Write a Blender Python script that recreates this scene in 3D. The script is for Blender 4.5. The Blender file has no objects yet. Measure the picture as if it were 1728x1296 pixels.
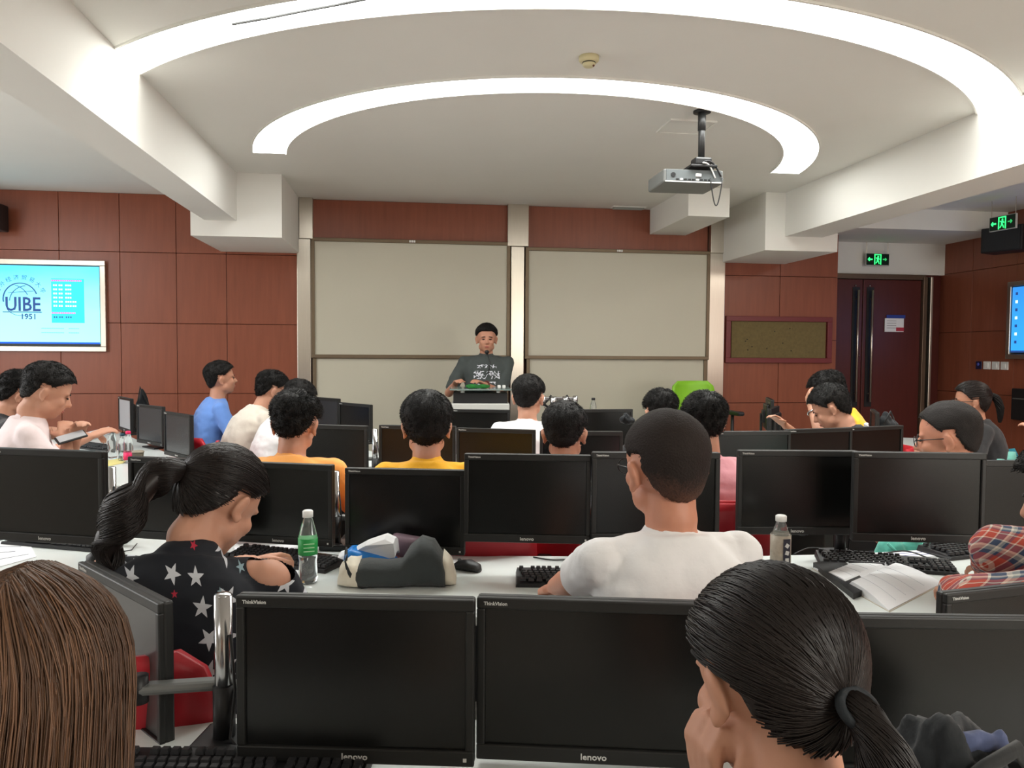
import bpy, bmesh, math, random
import numpy as np
from mathutils import Vector, Matrix, Euler, noise
random.seed(7); rng = np.random.RandomState(7)
PI = math.pi
SC = bpy.context.scene
COL = SC.collection

# ------------------------------------------------------------------ camera
G0 = -0.06                      # floor level while building; everything is lifted by 0.06 at the end
H = 1.42; FPX = 1300.0
yaw, pitch, roll = math.radians(7.6), math.radians(-2.4), math.radians(0.35)
FW = Vector((math.sin(yaw)*math.cos(pitch), math.cos(yaw)*math.cos(pitch), math.sin(pitch)))
R0 = Vector((math.cos(yaw), -math.sin(yaw), 0)); U0 = R0.cross(FW)
RT = R0*math.cos(roll) + U0*math.sin(roll); UP = U0*math.cos(roll) - R0*math.sin(roll)
CAM = Vector((0, 0, H))
cam = bpy.data.objects.new('camera', bpy.data.cameras.new('camera')); COL.objects.link(cam)
cam.data.lens = 36.0*FPX/1728.0; cam.data.sensor_width = 36.0; cam.data.clip_start = 0.05
cam.matrix_world = Matrix.Translation(CAM) @ Matrix((RT, UP, -FW)).transposed().to_4x4()
SC.camera = cam
# ------------------------------------------------------------------ world, exposure
w = bpy.data.worlds.new('world'); SC.world = w; w.use_nodes = True
w.node_tree.nodes['Background'].inputs[0].default_value = (0.75, 0.85, 1.0, 1)
w.node_tree.nodes['Background'].inputs[1].default_value = 0.6
SC.view_settings.view_transform = 'Standard'; SC.view_settings.look = 'None'
SC.view_settings.exposure = 0.95; SC.view_settings.gamma = 1.0
SC.view_settings.use_curve_mapping = False
LXW = -5.5
ARC = 5.6                      # brightness of the curved light strips
def area(name, loc, size, power, col=(1, 1, 1), rot=(0, 0, 0)):
    l = bpy.data.lights.new(name, 'AREA'); l.shape = 'RECTANGLE'; l.size, l.size_y = size; l.energy = power; l.color = col
    o = bpy.data.objects.new(name, l); COL.objects.link(o); o.location = loc; o.rotation_euler = rot; return o
area('fill_rear_right', (3.0, -1.6, 2.93), (2.4, 0.6), 60, (1.0, 0.97, 0.9))  # added lamp, stands in for an unseen ceiling light behind the camera
area('fill_rear_left', (-2.8, -1.2, 2.93), (2.0, 0.6), 18, (1.0, 0.98, 0.95))  # weaker added fill at the rear left, its ceiling light is unseen
area('fill_daylight_left', (LXW, 3.6, 1.75), (4.6, 1.7), 52, (0.96, 0.98, 1.0), (PI/2+0.25, 0, -PI/2))  # added area lamp standing in for unseen windows on the left
area('fill_rear_wall', (4.3, -3.1, 1.75), (3.6, 1.5), 70, (1.0, 0.97, 0.90), (PI/2+0.15, 0, 0))  # added warm fill behind the camera, no window is built there
area('fill_left_wing', (-4.6, 4.2, 2.93), (0.6, 2.4), 60, (0.96, 0.97, 1.0))  # added to brighten the left wing, stands in for an unseen ceiling light
area('fill_right_wing', (5.3, 3.4, 2.93), (0.6, 2.0), 40, (1.0, 0.95, 0.86))  # added warm fill for the dim right wing

# downlight of the curved ceiling strips: short lamp segments lying in the strips, aimed down
for cx_, cy_, r_, a0, a1, n_ in ((1.04, 6.53, 2.132, 195, 345, 7), (1.07, 6.78, 3.492, 224, 316, 7)):
    for k_ in range(n_):
        a_ = math.radians(a0+(a1-a0)*(k_+0.5)/n_); o_ = area('strip_lamp', (cx_+r_*math.cos(a_), cy_+r_*math.sin(a_), 2.945), (0.19, 0.42), 2.0, (0.985, 1.0, 0.96), (0, 0, a_)); o_.data.spread = math.radians(125)

# ------------------------------------------------------------------ pixel to world (authoring aid: a pixel and a real depth give a point)
def ray(x, y): return FW + RT*((x-864)/FPX) - UP*((y-648)/FPX)
def atd(x, y, d): return CAM + ray(x, y)*d
def onZ(x, y, z): r = ray(x, y); return CAM + r*((z-H)/r.z)
def onY(x, y, Y): r = ray(x, y); return CAM + r*(Y/r.y)
def onX(x, y, X): r = ray(x, y); return CAM + r*(X/r.x)

# ------------------------------------------------------------------ materials
MATS = {}
class NT:
    def __init__(s, m): s.t = m.node_tree; s.n = s.t.nodes; s.l = s.t.links
    def new(s, typ, **k):
        nd = s.n.new(typ)
        for a, v in k.items():
            if a == 'I':
                for q, z in v.items():
                    if hasattr(z, 'is_output') or isinstance(z, bpy.types.NodeSocket): s.l.new(z, nd.inputs[q])
                    else: nd.inputs[q].default_value = z
            else: setattr(nd, a, v)
        return nd
    def math(s, op, a, b=0.0, c=0.0):
        return s.new('ShaderNodeMath', operation=op, I={0: a, 1: b, 2: c}).outputs[0]
    def mix(s, f, a, b):
        nd = s.new('ShaderNodeMix', data_type='RGBA')
        for q, z in ((0, f), (6, a), (7, b)):
            if isinstance(z, bpy.types.NodeSocket): s.l.new(z, nd.inputs[q])
            else: nd.inputs[q].default_value = (z if q == 0 else (*z, 1)[:4])
        return nd.outputs[2]
def mat(name, col, rough=0.6, metal=0.0, spec=0.5, noise_amt=0.0, nscale=20.0, bump=0.0, bscale=60.0, emit=None, es=1.0,
        trans=0.0, alpha=1.0, stretch=(1, 1, 1), coat=0.0, sheen=0.0, sss=0.0, ior=1.45, aniso=0.0):
    if name in MATS: return MATS[name]
    m = bpy.data.materials.new(name); m.use_nodes = True; t = NT(m); b = t.n['Principled BSDF']
    b.inputs['Base Color'].default_value = (*col, 1); b.inputs['Roughness'].default_value = rough
    b.inputs['Metallic'].default_value = metal; b.inputs['Specular IOR Level'].default_value = spec
    b.inputs['Transmission Weight'].default_value = trans; b.inputs['Alpha'].default_value = alpha
    b.inputs['Coat Weight'].default_value = coat; b.inputs['Sheen Weight'].default_value = sheen
    b.inputs['IOR'].default_value = ior; b.inputs['Anisotropic'].default_value = aniso
    if sss: b.inputs['Subsurface Weight'].default_value = sss; b.inputs['Subsurface Radius'].default_value = (0.01, 0.004, 0.002)
    if emit: b.inputs['Emission Color'].default_value = (*emit, 1); b.inputs['Emission Strength'].default_value = es
    tc = None
    if noise_amt or bump:
        tc = t.new('ShaderNodeTexCoord'); mp = t.new('ShaderNodeMapping', I={0: tc.outputs['Object'], 'Scale': stretch})
    if noise_amt:
        n = t.new('ShaderNodeTexNoise', I={'Vector': mp.outputs[0], 'Scale': nscale, 'Detail': 5.0})
        lo = tuple(c*(1-noise_amt) for c in col); hi = tuple(min(1, c*(1+noise_amt)) for c in col)
        t.l.new(t.mix(n.outputs[0], lo, hi), b.inputs['Base Color'])
    if bump:
        n2 = t.new('ShaderNodeTexNoise', I={'Vector': mp.outputs[0], 'Scale': bscale, 'Detail': 4.0})
        bp = t.new('ShaderNodeBump', I={'Strength': bump, 'Distance': 0.01, 'Height': n2.outputs[0]})
        t.l.new(bp.outputs[0], b.inputs['Normal'])
    MATS[name] = m; return m
M_PLASTER = mat('white plaster', (0.80, 0.785, 0.74), 0.85, noise_amt=0.02, nscale=3, bump=0.03, bscale=90)
M_WOOD = mat('cherry laminate', (0.255, 0.075, 0.040), 0.34, noise_amt=0.22, nscale=5, stretch=(6, 6, 0.5), spec=0.45)
M_WOODD = mat('dark cherry', (0.085, 0.016, 0.012), 0.38, noise_amt=0.2, nscale=5, stretch=(6, 6, 0.5))
M_BACK = mat('dark backing board', (0.07, 0.018, 0.011), 0.8)  # dark slab behind the panels, visible in their joints
M_STEEL = mat('brushed steel', (0.56, 0.51, 0.44), 0.30, metal=1.0, noise_amt=0.08, nscale=12, stretch=(12, 12, 0.4), aniso=0.6)
M_BFRAME = mat('bronze aluminium', (0.17, 0.125, 0.08), 0.45, metal=0.5)
M_BOARD = mat('whiteboard enamel', (0.56, 0.53, 0.43), 0.34, spec=0.35, noise_amt=0.03, nscale=2)
M_FLOOR = mat('beige floor', (0.42, 0.39, 0.35), 0.5, noise_amt=0.15, nscale=8)
M_DESK = mat('white desk laminate', (0.70, 0.74, 0.72), 0.28, noise_amt=0.02, nscale=6)
M_DARKP = mat('dark panel', (0.02, 0.021, 0.024), 0.6)
M_BEZEL = mat('monitor black plastic', (0.012, 0.012, 0.0115), 0.42, bump=0.05, bscale=600)
M_SCREEN = mat('matt screen', (0.0035, 0.0036, 0.0033), 0.27, spec=0.55)
M_BLACK = mat('black plastic', (0.012, 0.012, 0.013), 0.45)
M_KEY = mat('black keycaps', (0.022, 0.022, 0.024), 0.5)
M_CHROME = mat('chrome', (0.50, 0.50, 0.51), 0.17, metal=1.0)
M_GREYM = mat('grey arm metal', (0.16, 0.165, 0.16), 0.4, metal=0.4)
M_LOGO = mat('silver lettering', (0.62, 0.62, 0.60), 0.5)
M_RED = mat('red chair plastic', (0.40, 0.010, 0.020), 0.42)
M_SKIN = mat('skin', (0.56, 0.285, 0.19), 0.55, sss=0.10, noise_amt=0.07, nscale=14)
M_SKIN2 = mat('tanned skin', (0.50, 0.24, 0.155), 0.52, sss=0.1, noise_amt=0.08, nscale=14)
M_HAIR = mat('black hair', (0.0075, 0.0065, 0.006), 0.55, spec=0.28, noise_amt=0.4, nscale=60, bump=0.5, bscale=220)
M_HAIRB = mat('buzzed dark hair', (0.030, 0.022, 0.018), 0.62, spec=0.25, noise_amt=0.35, nscale=120, bump=0.6, bscale=500)
def tc_fade():
    m = bpy.data.materials.new('faded crew cut'); m.use_nodes = True; t = NT(m); b = t.n['Principled BSDF']; b.inputs['Roughness'].default_value = 0.75; b.inputs['Specular IOR Level'].default_value = 0.2
    tc = t.new('ShaderNodeTexCoord'); sp = t.new('ShaderNodeSeparateXYZ', I={0: tc.outputs['Object']}); n = t.new('ShaderNodeTexNoise', I={'Vector': tc.outputs['Object'], 'Scale': 260.0, 'Detail': 3.0}); n2 = t.new('ShaderNodeTexNoise', I={'Vector': tc.outputs['Object'], 'Scale': 22.0, 'Detail': 3.0})
    v = t.math('MULTIPLY_ADD', t.math('ADD', sp.outputs[2], t.math('MULTIPLY', sp.outputs[1], -0.25)), -9.5, 0.18); f = t.math('ADD', v, t.math('MULTIPLY', t.math('SUBTRACT', n.outputs[0], 0.5), 0.7)); f = t.math('ADD', f, t.math('MULTIPLY', t.math('SUBTRACT', n2.outputs[0], 0.5), 0.5))
    f = t.math('MINIMUM', t.math('MAXIMUM', f, 0.0), 0.75); t.l.new(t.mix(f, (0.022, 0.016, 0.014), (0.16, 0.075, 0.05)), b.inputs['Base Color'])
    bp = t.new('ShaderNodeBump', I={'Strength': 0.6, 'Distance': 0.004, 'Height': n.outputs[0]}); t.l.new(bp.outputs[0], b.inputs['Normal']); return m
M_HAIRB = tc_fade()
M_HAIRW = mat('chestnut hair', (0.085, 0.043, 0.024), 0.42, spec=0.5, noise_amt=0.35, nscale=45, stretch=(3, 3, 0.4))
M_HAIRWD = mat('chestnut hair roots', (0.055, 0.027, 0.016), 0.55, noise_amt=0.3, nscale=45)
M_HAIRP = mat('dark brown hair', (0.014, 0.0095, 0.0085), 0.40, spec=0.42, noise_amt=0.3, nscale=50)
M_WHITE = mat('white plastic', (0.8, 0.8, 0.78), 0.4)
M_PAPER = mat('white paper', (0.82, 0.83, 0.85), 0.7)
M_EYE = mat('dark eye', (0.02, 0.012, 0.01), 0.3)
M_LIP = mat('lips', (0.42, 0.13, 0.10), 0.5)
M_TROUS = mat('dark trousers', (0.02, 0.022, 0.03), 0.85, noise_amt=0.2)
M_SHOE = mat('dark shoes', (0.03, 0.028, 0.027), 0.6)
M_PET = mat('clear bottle plastic', (0.93, 0.96, 0.96), 0.06, trans=0.93, ior=1.25)
M_WATER = mat('water', (0.92, 0.97, 0.97), 0.02, trans=1.0, ior=1.33)
def cloth(name, col, b=0.25, sheen=0.15): return mat(name, col, 0.85, noise_amt=0.06, nscale=9, bump=b, bscale=26, sheen=sheen)
M_LIGHT = mat('light diffuser', (1, 1, 1), 0.5, emit=(0.985, 1.0, 0.96), es=ARC)

def tc_star():
    m = bpy.data.materials.new('navy cloth with stars'); m.use_nodes = True; t = NT(m); b = t.n['Principled BSDF']
    b.inputs['Roughness'].default_value = 0.85
    tc = t.new('ShaderNodeTexCoord'); sp = t.new('ShaderNodeSeparateXYZ', I={0: tc.outputs['Object']})
    side = t.math('ADD', sp.outputs[0], t.math('MULTIPLY', sp.outputs[1], 0.55))
    def layer(scale, offs, thr, R):
        u = t.math('MULTIPLY_ADD', side, scale, offs); v = t.math('MULTIPLY_ADD', sp.outputs[2], scale, offs*1.7)
        cv = t.new('ShaderNodeCombineXYZ', I={0: u, 1: v, 2: 0.0})
        vo = t.new('ShaderNodeTexVoronoi', voronoi_dimensions='2D', I={'Vector': cv.outputs[0], 'Scale': 1.0, 'Randomness': 0.62})
        q = t.new('ShaderNodeVectorMath', operation='SUBTRACT', I={0: cv.outputs[0], 1: vo.outputs['Position']})
        s2 = t.new('ShaderNodeSeparateXYZ', I={0: q.outputs[0]}); rc = t.new('ShaderNodeSeparateXYZ', I={0: vo.outputs['Color']})
        a = t.math('ADD', t.math('ARCTAN2', s2.outputs[1], s2.outputs[0]), t.math('MULTIPLY', rc.outputs[0], 6.28))
        am = t.math('PINGPONG', t.math('ADD', a, 20*PI/5), PI/5)
        rr = t.math('DIVIDE', t.math('MULTIPLY', t.math('MULTIPLY_ADD', rc.outputs[1], 0.35, 0.75), R), t.math('MULTIPLY_ADD', am, 2.4, 1.0))
        ln = t.new('ShaderNodeVectorMath', operation='LENGTH', I={0: q.outputs[0]})
        inside = t.math('LESS_THAN', ln.outputs['Value'], rr)
        return t.math('MULTIPLY', inside, t.math('GREATER_THAN', rc.outputs[2], thr)), rc
    s1, c1 = layer(13.0, 0.3, 0.0, 0.34); s2_, c2 = layer(15.0, 5.3, 0.45, 0.17)
    small = t.mix(t.math('GREATER_THAN', c2.outputs[0], 0.45), (0.25, 0.36, 0.40), (0.45, 0.02, 0.05))
    c = t.mix(s2_, (0.006, 0.008, 0.014), small); c = t.mix(s1, c, (0.60, 0.62, 0.66))
    t.l.new(c, b.inputs['Base Color']); return m
def tc_plaid():
    m = bpy.data.materials.new('plaid cotton'); m.use_nodes = True; t = NT(m); b = t.n['Principled BSDF']
    b.inputs['Roughness'].default_value = 0.85
    tc = t.new('ShaderNodeTexCoord'); mp = t.new('ShaderNodeMapping', I={0: tc.outputs['Object'], 'Rotation': (0.3, 0.5, 0.35)})
    sp = t.new('ShaderNodeSeparateXYZ', I={0: mp.outputs[0]})
    def band(ax):
        f = t.math('FRACT', t.math('MULTIPLY_ADD', ax, 15.0, 50.2)); r = t.new('ShaderNodeValToRGB', I={0: f}); cr = r.color_ramp; cr.interpolation = 'CONSTANT'
        stops = [(0, (0.03, 0.05, 0.10)), (0.24, (0.62, 0.52, 0.42)), (0.29, (0.42, 0.055, 0.03)), (0.56, (0.65, 0.56, 0.45)), (0.61, (0.42, 0.055, 0.03)), (0.74, (0.03, 0.05, 0.10)), (0.84, (0.33, 0.34, 0.30)), (0.93, (0.62, 0.55, 0.45))]
        cr.elements[0].position = 0; cr.elements[0].color = (*stops[0][1], 1); cr.elements[1].position = stops[1][0]; cr.elements[1].color = (*stops[1][1], 1)
        for p, c in stops[2:]: e = cr.elements.new(p); e.color = (*c, 1)
        return r.outputs[0]
    yz = t.math('ADD', sp.outputs[2], t.math('MULTIPLY', sp.outputs[1], 0.6))
    t.l.new(t.mix(0.5, band(sp.outputs[0]), band(yz)), b.inputs['Base Color']); return m
def tc_print():
    # charcoal tee with a white scribbled print on the chest (front = +Y of the wearer)
    m = bpy.data.materials.new('charcoal tee with print'); m.use_nodes = True; t = NT(m); b = t.n['Principled BSDF']
    b.inputs['Roughness'].default_value = 0.85
    tc = t.new('ShaderNodeTexCoord'); sp = t.new('ShaderNodeSeparateXYZ', I={0: tc.outputs['Object']})
    def box(z0, z1, hw):
        a = t.math('LESS_THAN', t.math('ABSOLUTE', sp.outputs[0]), hw); c = t.math('GREATER_THAN', sp.outputs[2], z0); d = t.math('LESS_THAN', sp.outputs[2], z1)
        return t.math('MULTIPLY', t.math('MULTIPLY', a, c), t.math('MULTIPLY', d, t.math('GREATER_THAN', sp.outputs[1], 0.05)))
    mp = t.new('ShaderNodeMapping', I={0: tc.outputs['Object'], 'Scale': (26, 1, 34)})
    n = t.new('ShaderNodeTexNoise', I={'Vector': mp.outputs[0], 'Scale': 1.0, 'Detail': 1.0}); ink = t.math('LESS_THAN', t.math('ABSOLUTE', t.math('SUBTRACT', n.outputs[0], 0.5)), 0.045)
    reg = t.math('MAXIMUM', box(1.24, 1.31, 0.115), t.math('MAXIMUM', box(1.335, 1.365, 0.085), box(1.19, 1.215, 0.08)))
    c = t.mix(t.math('MULTIPLY', ink, reg), (0.048, 0.058, 0.056), (0.60, 0.62, 0.68)); t.l.new(c, b.inputs['Base Color']); return m

# ------------------------------------------------------------------ mesh builder
def rotm(e): return Euler(e).to_matrix()
class MB:
    def __init__(s): s.v = []; s.f = []
    def add(s, vs, fs):
        o = len(s.v); s.v += [tuple(v) for v in vs]; s.f += [tuple(i+o for i in f) for f in fs]; return s
    def box(s, c, d, rot=None, bev=0.0):
        c = Vector(c); h = Vector(d)/2; Rm = rotm(rot) if rot else Matrix.Identity(3)
        if bev <= 0:
            vs = [c+Rm@Vector((h.x*a, h.y*b, h.z*g)) for a in (-1, 1) for b in (-1, 1) for g in (-1, 1)]
            return s.add(vs, [(0, 1, 3, 2), (4, 6, 7, 5), (0, 4, 5, 1), (2, 3, 7, 6), (0, 2, 6, 4), (1, 5, 7, 3)])
        bm = bmesh.new(); bmesh.ops.create_cube(bm, size=1.0)
        for v in bm.verts: v.co = Vector((v.co.x*d[0], v.co.y*d[1], v.co.z*d[2]))
        bmesh.ops.bevel(bm, geom=bm.edges[:], offset=min(bev, min(d)*0.49), segments=2, profile=0.5, affect='EDGES')
        bm.verts.index_update(); s.add([c+Rm@v.co for v in bm.verts], [[v.index for v in f.verts] for f in bm.faces]); bm.free(); return s
    def ell(s, c, r, rot=None, nu=14, nv=9):
        c = Vector(c); Rm = rotm(rot) if rot else Matrix.Identity(3); r = (r, r, r) if isinstance(r, (int, float)) else r
        vs = [c+Rm@Vector((0, 0, r[2]))]
        for j in range(1, nv):
            t = PI*j/nv
            for i in range(nu): a = 2*PI*i/nu; vs.append(c+Rm@Vector((r[0]*math.sin(t)*math.cos(a), r[1]*math.sin(t)*math.sin(a), r[2]*math.cos(t))))
        vs.append(c-Rm@Vector((0, 0, r[2]))); f = []
        for i in range(nu): f.append((0, 1+i, 1+(i+1) % nu))
        for j in range(nv-2):
            for i in range(nu): a = 1+j*nu+i; b = 1+j*nu+(i+1) % nu; f.append((a, a+nu, b+nu, b))
        L = len(vs)-1; q = 1+(nv-2)*nu
        for i in range(nu): f.append((L, q+(i+1) % nu, q+i))
        return s.add(vs, f)
    def loft(s, rings, cap=True):
        n = len(rings[0]); vs = [p for r in rings for p in r]; f = []
        for j in range(len(rings)-1):
            for i in range(n): a = j*n+i; b = j*n+(i+1) % n; f.append((a, b, b+n, a+n))
        if cap: f.append(tuple(range(n))[::-1]); f.append(tuple(range((len(rings)-1)*n, len(rings)*n)))
        return s.add(vs, f)
    def tube(s, pts, r, n=8, cap=True):
        pts = [Vector(p) for p in pts]; rs = r if isinstance(r, (list, tuple)) else [r]*len(pts); rings = []; up = None
        for i, p in enumerate(pts):
            t = (pts[min(i+1, len(pts)-1)]-pts[max(i-1, 0)]).normalized()
            if up is None: up = t.orthogonal().normalized()
            else: up = (up-t*up.dot(t)).normalized() if (up-t*up.dot(t)).length > 1e-6 else t.orthogonal().normalized()
            b = t.cross(up); rings.append([p+(up*math.cos(2*PI*k/n)+b*math.sin(2*PI*k/n))*rs[i] for k in range(n)])
        return s.loft(rings, cap)
    def cap2(s, a, b, ra, rb, n=12):
        s.ell(a, ra, nu=n, nv=8); s.ell(b, rb, nu=n, nv=8); return s.tube([a, b], [ra*0.995, rb*0.995], n)
    def lathe(s, prof, c=(0, 0, 0), n=20):
        c = Vector(c); return s.loft([[c+Vector((r*math.cos(2*PI*k/n), r*math.sin(2*PI*k/n), z)) for k in range(n)] for r, z in prof])
    def prism(s, poly, z0, z1):
        n = len(poly); vs = [(x, y, z0) for x, y in poly]+[(x, y, z1) for x, y in poly]
        f = [tuple(range(n))[::-1], tuple(range(n, 2*n))]+[(i, (i+1) % n, (i+1) % n+n, i+n) for i in range(n)]
        return s.add(vs, f)
    def mesh(s, name, m=None, smooth=False):
        me = bpy.data.meshes.new(name); me.from_pydata([tuple(v) for v in s.v], [], s.f)
        if m: me.materials.append(m)
        if smooth: me.shade_smooth()
        return me
    def build(s, name, m, parent=None, smooth=False, fix=True):
        me = s.mesh(name, m, smooth)
        if fix:
            bm = bmesh.new(); bm.from_mesh(me); bmesh.ops.recalc_face_normals(bm, faces=bm.faces); bm.to_mesh(me); bm.free()
        return link(name, me, parent)
def link(name, me, parent=None):
    o = bpy.data.objects.new(name, me); COL.objects.link(o)
    if parent: o.parent = parent
    return o
def tag(o, label=None, cat=None, group=None, kind=None):
    if label: o['label'] = label
    if cat: o['category'] = cat
    if group: o['group'] = group
    if kind: o['kind'] = kind
    return o
def empty(name, loc=(0, 0, 0), rz=0.0, label=None, cat=None, group=None, kind=None):
    o = bpy.data.objects.new(name, None); COL.objects.link(o); o.location = loc; o.rotation_euler = (0, 0, rz); o.empty_display_size = 0.1
    return tag(o, label, cat, group, kind)
KIDS = {}
def copy_tree(o, parent=None):
    c = o.copy(); COL.objects.link(c)
    if parent: c.parent = parent
    for k in [x for x in ALLP.get(o.name, [])]: copy_tree(k, c)
    return c
ALLP = {}
def reg(root):
    for o in COL.objects:
        if o.parent: ALLP.setdefault(o.parent.name, [])
    ALLP.clear()
    for o in COL.objects:
        if o.parent: ALLP.setdefault(o.parent.name, []).append(o)
def evalmesh(o):
    bpy.context.view_layer.update(); dg = bpy.context.evaluated_depsgraph_get(); return bpy.data.meshes.new_from_object(o.evaluated_get(dg))
FUSE = None
def fuse(mb, voxel, smooth=2, disp=None):
    """one continuous surface out of overlapping volumes"""
    me = mb.mesh('tmp'); o = bpy.data.objects.new('tmp', me); COL.objects.link(o)
    bm = bmesh.new(); bm.from_mesh(me); bmesh.ops.recalc_face_normals(bm, faces=bm.faces); bm.to_mesh(me); bm.free()
    md = o.modifiers.new('r', 'REMESH'); md.mode = 'VOXEL'; md.voxel_size = voxel; md.use_smooth_shade = True
    out = evalmesh(o); bpy.data.objects.remove(o); bpy.data.meshes.remove(me)
    n = len(out.vertices); co = np.empty(n*3); out.vertices.foreach_get('co', co); co = co.reshape(-1, 3)
    e = np.empty(len(out.edges)*2, int); out.edges.foreach_get('vertices', e); e = e.reshape(-1, 2)
    deg = np.bincount(e.ravel(), minlength=n).astype(float)[:, None]; deg[deg == 0] = 1
    for _ in range(smooth):
        s = np.zeros_like(co)
        for k in range(3): s[:, k] = np.bincount(e[:, 0], co[e[:, 1], k], n)+np.bincount(e[:, 1], co[e[:, 0], k], n)
        co = 0.45*co+0.55*s/deg
    out.vertices.foreach_set('co', co.ravel()); out.update()
    if disp:
        no = np.empty(n*3); out.vertices.foreach_get('normal', no); no = no.reshape(-1, 3)
        d = np.array([disp(Vector(c)) for c in co]); co = co+no*d[:, None]; out.vertices.foreach_set('co', co.ravel()); out.update()
    out.shade_smooth(); return out
TXT = {}
def text_mesh(s, size, depth=0.0, bold=False):
    k = (s, size, depth)
    if k in TXT: return TXT[k]
    c = bpy.data.curves.new('lettering', 'FONT'); c.body = s; c.size = size; c.align_x = 'CENTER'; c.align_y = 'CENTER'; c.extrude = depth; c.resolution_u = 2
    if bold: c.offset = size*0.018
    o = bpy.data.objects.new('lettering', c); COL.objects.link(o); me = evalmesh(o); bpy.data.objects.remove(o); me.name = 'lettering'; TXT[k] = me; return me
def text(name, s, size, m, loc, rot, parent=None, bold=False, sx=1.0):
    me = text_mesh(s, size, 0.0005, bold).copy(); me.materials.clear(); me.materials.append(m)
    o = link(name, me, parent); o.location = loc; o.rotation_euler = rot; o.scale = (sx, 1, 1); return o
STAND = (PI/2, 0, 0)           # text upright, facing -Y

# ------------------------------------------------------------------ room shell
CZ = 2.955; WY = 8.1; WX = 6.4; LX = -5.6; BY = -3.2
def struct(name, mb, m, parent=None): return tag(mb.build(name, m, parent), kind='structure' if not parent else None)
struct('floor', MB().box(((LX+WX)/2, (BY+8.7)/2, G0-0.03), (WX-LX+0.4, 8.9-BY+0.4, 0.06)), M_FLOOR)
struct('ceiling', MB().box(((LX+WX)/2, (BY+8.9)/2, CZ+0.05), (WX-LX+0.4, 8.9-BY+0.4, 0.1)), M_PLASTER)
M_CREAM = mat('cream back wall', (0.62, 0.58, 0.50), 0.8, noise_amt=0.04)
struct('wall_back', MB().box(((LX+WX)/2, BY-0.05, CZ/2+G0/2), (WX-LX+0.2, 0.1, CZ-G0)), M_CREAM)
struct('wall_left', MB().box((LX-0.05, (BY+WY)/2, CZ/2+G0/2), (0.1, WY-BY, CZ-G0)), M_CREAM)
def panels(parent, origin, ud, nd, us, zs, m, th=0.02, gap=0.005, name='panel', skip=None):
    ud = Vector(ud); nd = Vector(nd); cache = {}
    for i in range(len(us)-1):
        for j in range(len(zs)-1):
            if skip and skip(us[i], us[i+1], zs[j], zs[j+1]): continue
            wd = us[i+1]-us[i]-gap; hg = zs[j+1]-zs[j]-gap; k = (round(wd, 3), round(hg, 3))
            if k not in cache:
                b = MB(); dx = abs(ud.x)*wd+abs(nd.x)*th; dy = abs(ud.y)*wd+abs(nd.y)*th; b.box((0, 0, 0), (dx, dy, hg), bev=0.002); cache[k] = b.mesh(name, m)
            o = link(name, cache[k], parent); o.location = Vector(origin)+ud*((us[i]+us[i+1])/2)+Vector((0, 0, (zs[j]+zs[j+1])/2))+nd*(th/2)
ZR = [G0+0.01, 0.28, 0.98, 1.68, 2.38, CZ]
wf = struct('wall_front', MB().box(((LX+4.74)/2, WY+0.09, CZ/2+G0/2), (4.74-LX, 0.13, CZ-G0)), M_BACK)
panels(wf, (0, WY+0.005, 0), (1, 0, 0), (0, -1, 0), [-5.6, -5.07, -4.51, -3.95, -3.39, -2.83, -2.30, -1.82, -1.12], ZR, M_WOOD)
panels(wf, (0, WY+0.005, 0), (1, 0, 0), (0, -1, 0), [3.40, 4.06, 4.74], [0.02, 0.17, 0.87, 1.57, 2.27, CZ], M_WOOD)
panels(wf, (0, WY+0.005, 0), (1, 0, 0), (0, -1, 0), [-0.98, 1.02], [2.55, CZ], M_WOOD)
panels(wf, (0, WY+0.005, 0), (1, 0, 0), (0, -1, 0), [1.24, 3.22], [2.50, CZ], M_WOOD)
# alcove around the door
wa = struct('wall_alcove', MB().box((5.57, 8.63+0.06, CZ/2+G0/2), (1.7, 0.1, CZ-G0)).box((4.70, 8.36, CZ/2+G0/2), (0.08, 0.5, CZ-G0)), M_WOODD)
wr = struct('wall_right', MB().box((WX+0.07, (BY+8.7)/2, CZ/2+G0/2), (0.1, 8.7-BY, CZ-G0)), M_BACK)
panels(wr, (WX+0.02, 0, 0), (0, 1, 0), (-1, 0, 0), [BY, -1.6, -0.4, 0.8, 2.0, 3.2, 4.4, 5.6, 6.8, 7.45, 8.1, 8.64], [0.02, 0.28, 0.98, 1.68, 2.38, CZ], M_WOOD)
# beams, bulkhead, capitals
struct('beam_left', MB().box((-1.62, 2.0, (CZ+2.54)/2), (0.27, 10.1, CZ-2.54)), M_PLASTER)
struct('beam_right', MB().box((3.76, 2.0, (CZ+2.54)/2), (0.38, 10.1, CZ-2.54)), M_PLASTER)
struct('bulkhead_right', MB().box(((3.9+WX)/2, (7.6+8.7)/2, (CZ+2.742)/2), (WX-3.9, 1.1, CZ-2.742)), M_PLASTER)
struct('door_header', MB().box((5.37+0.2, 8.60, (2.742+2.372)/2), (1.66, 0.06, 2.742-2.372)), M_PLASTER)
struct('column_capital_left', MB().box((-1.488, 7.56, (CZ+2.405)/2), (0.765, 1.12, CZ-2.405)), M_PLASTER)
struct('column_capital_right', MB().box((3.74, 7.57, (CZ+2.405)/2), (0.74, 1.08, CZ-2.405)), M_PLASTER)
struct('duct_box', MB().box((2.765, 7.52, (CZ+2.69)/2), (0.40, 1.18, CZ-2.69)), M_PLASTER)
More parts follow.
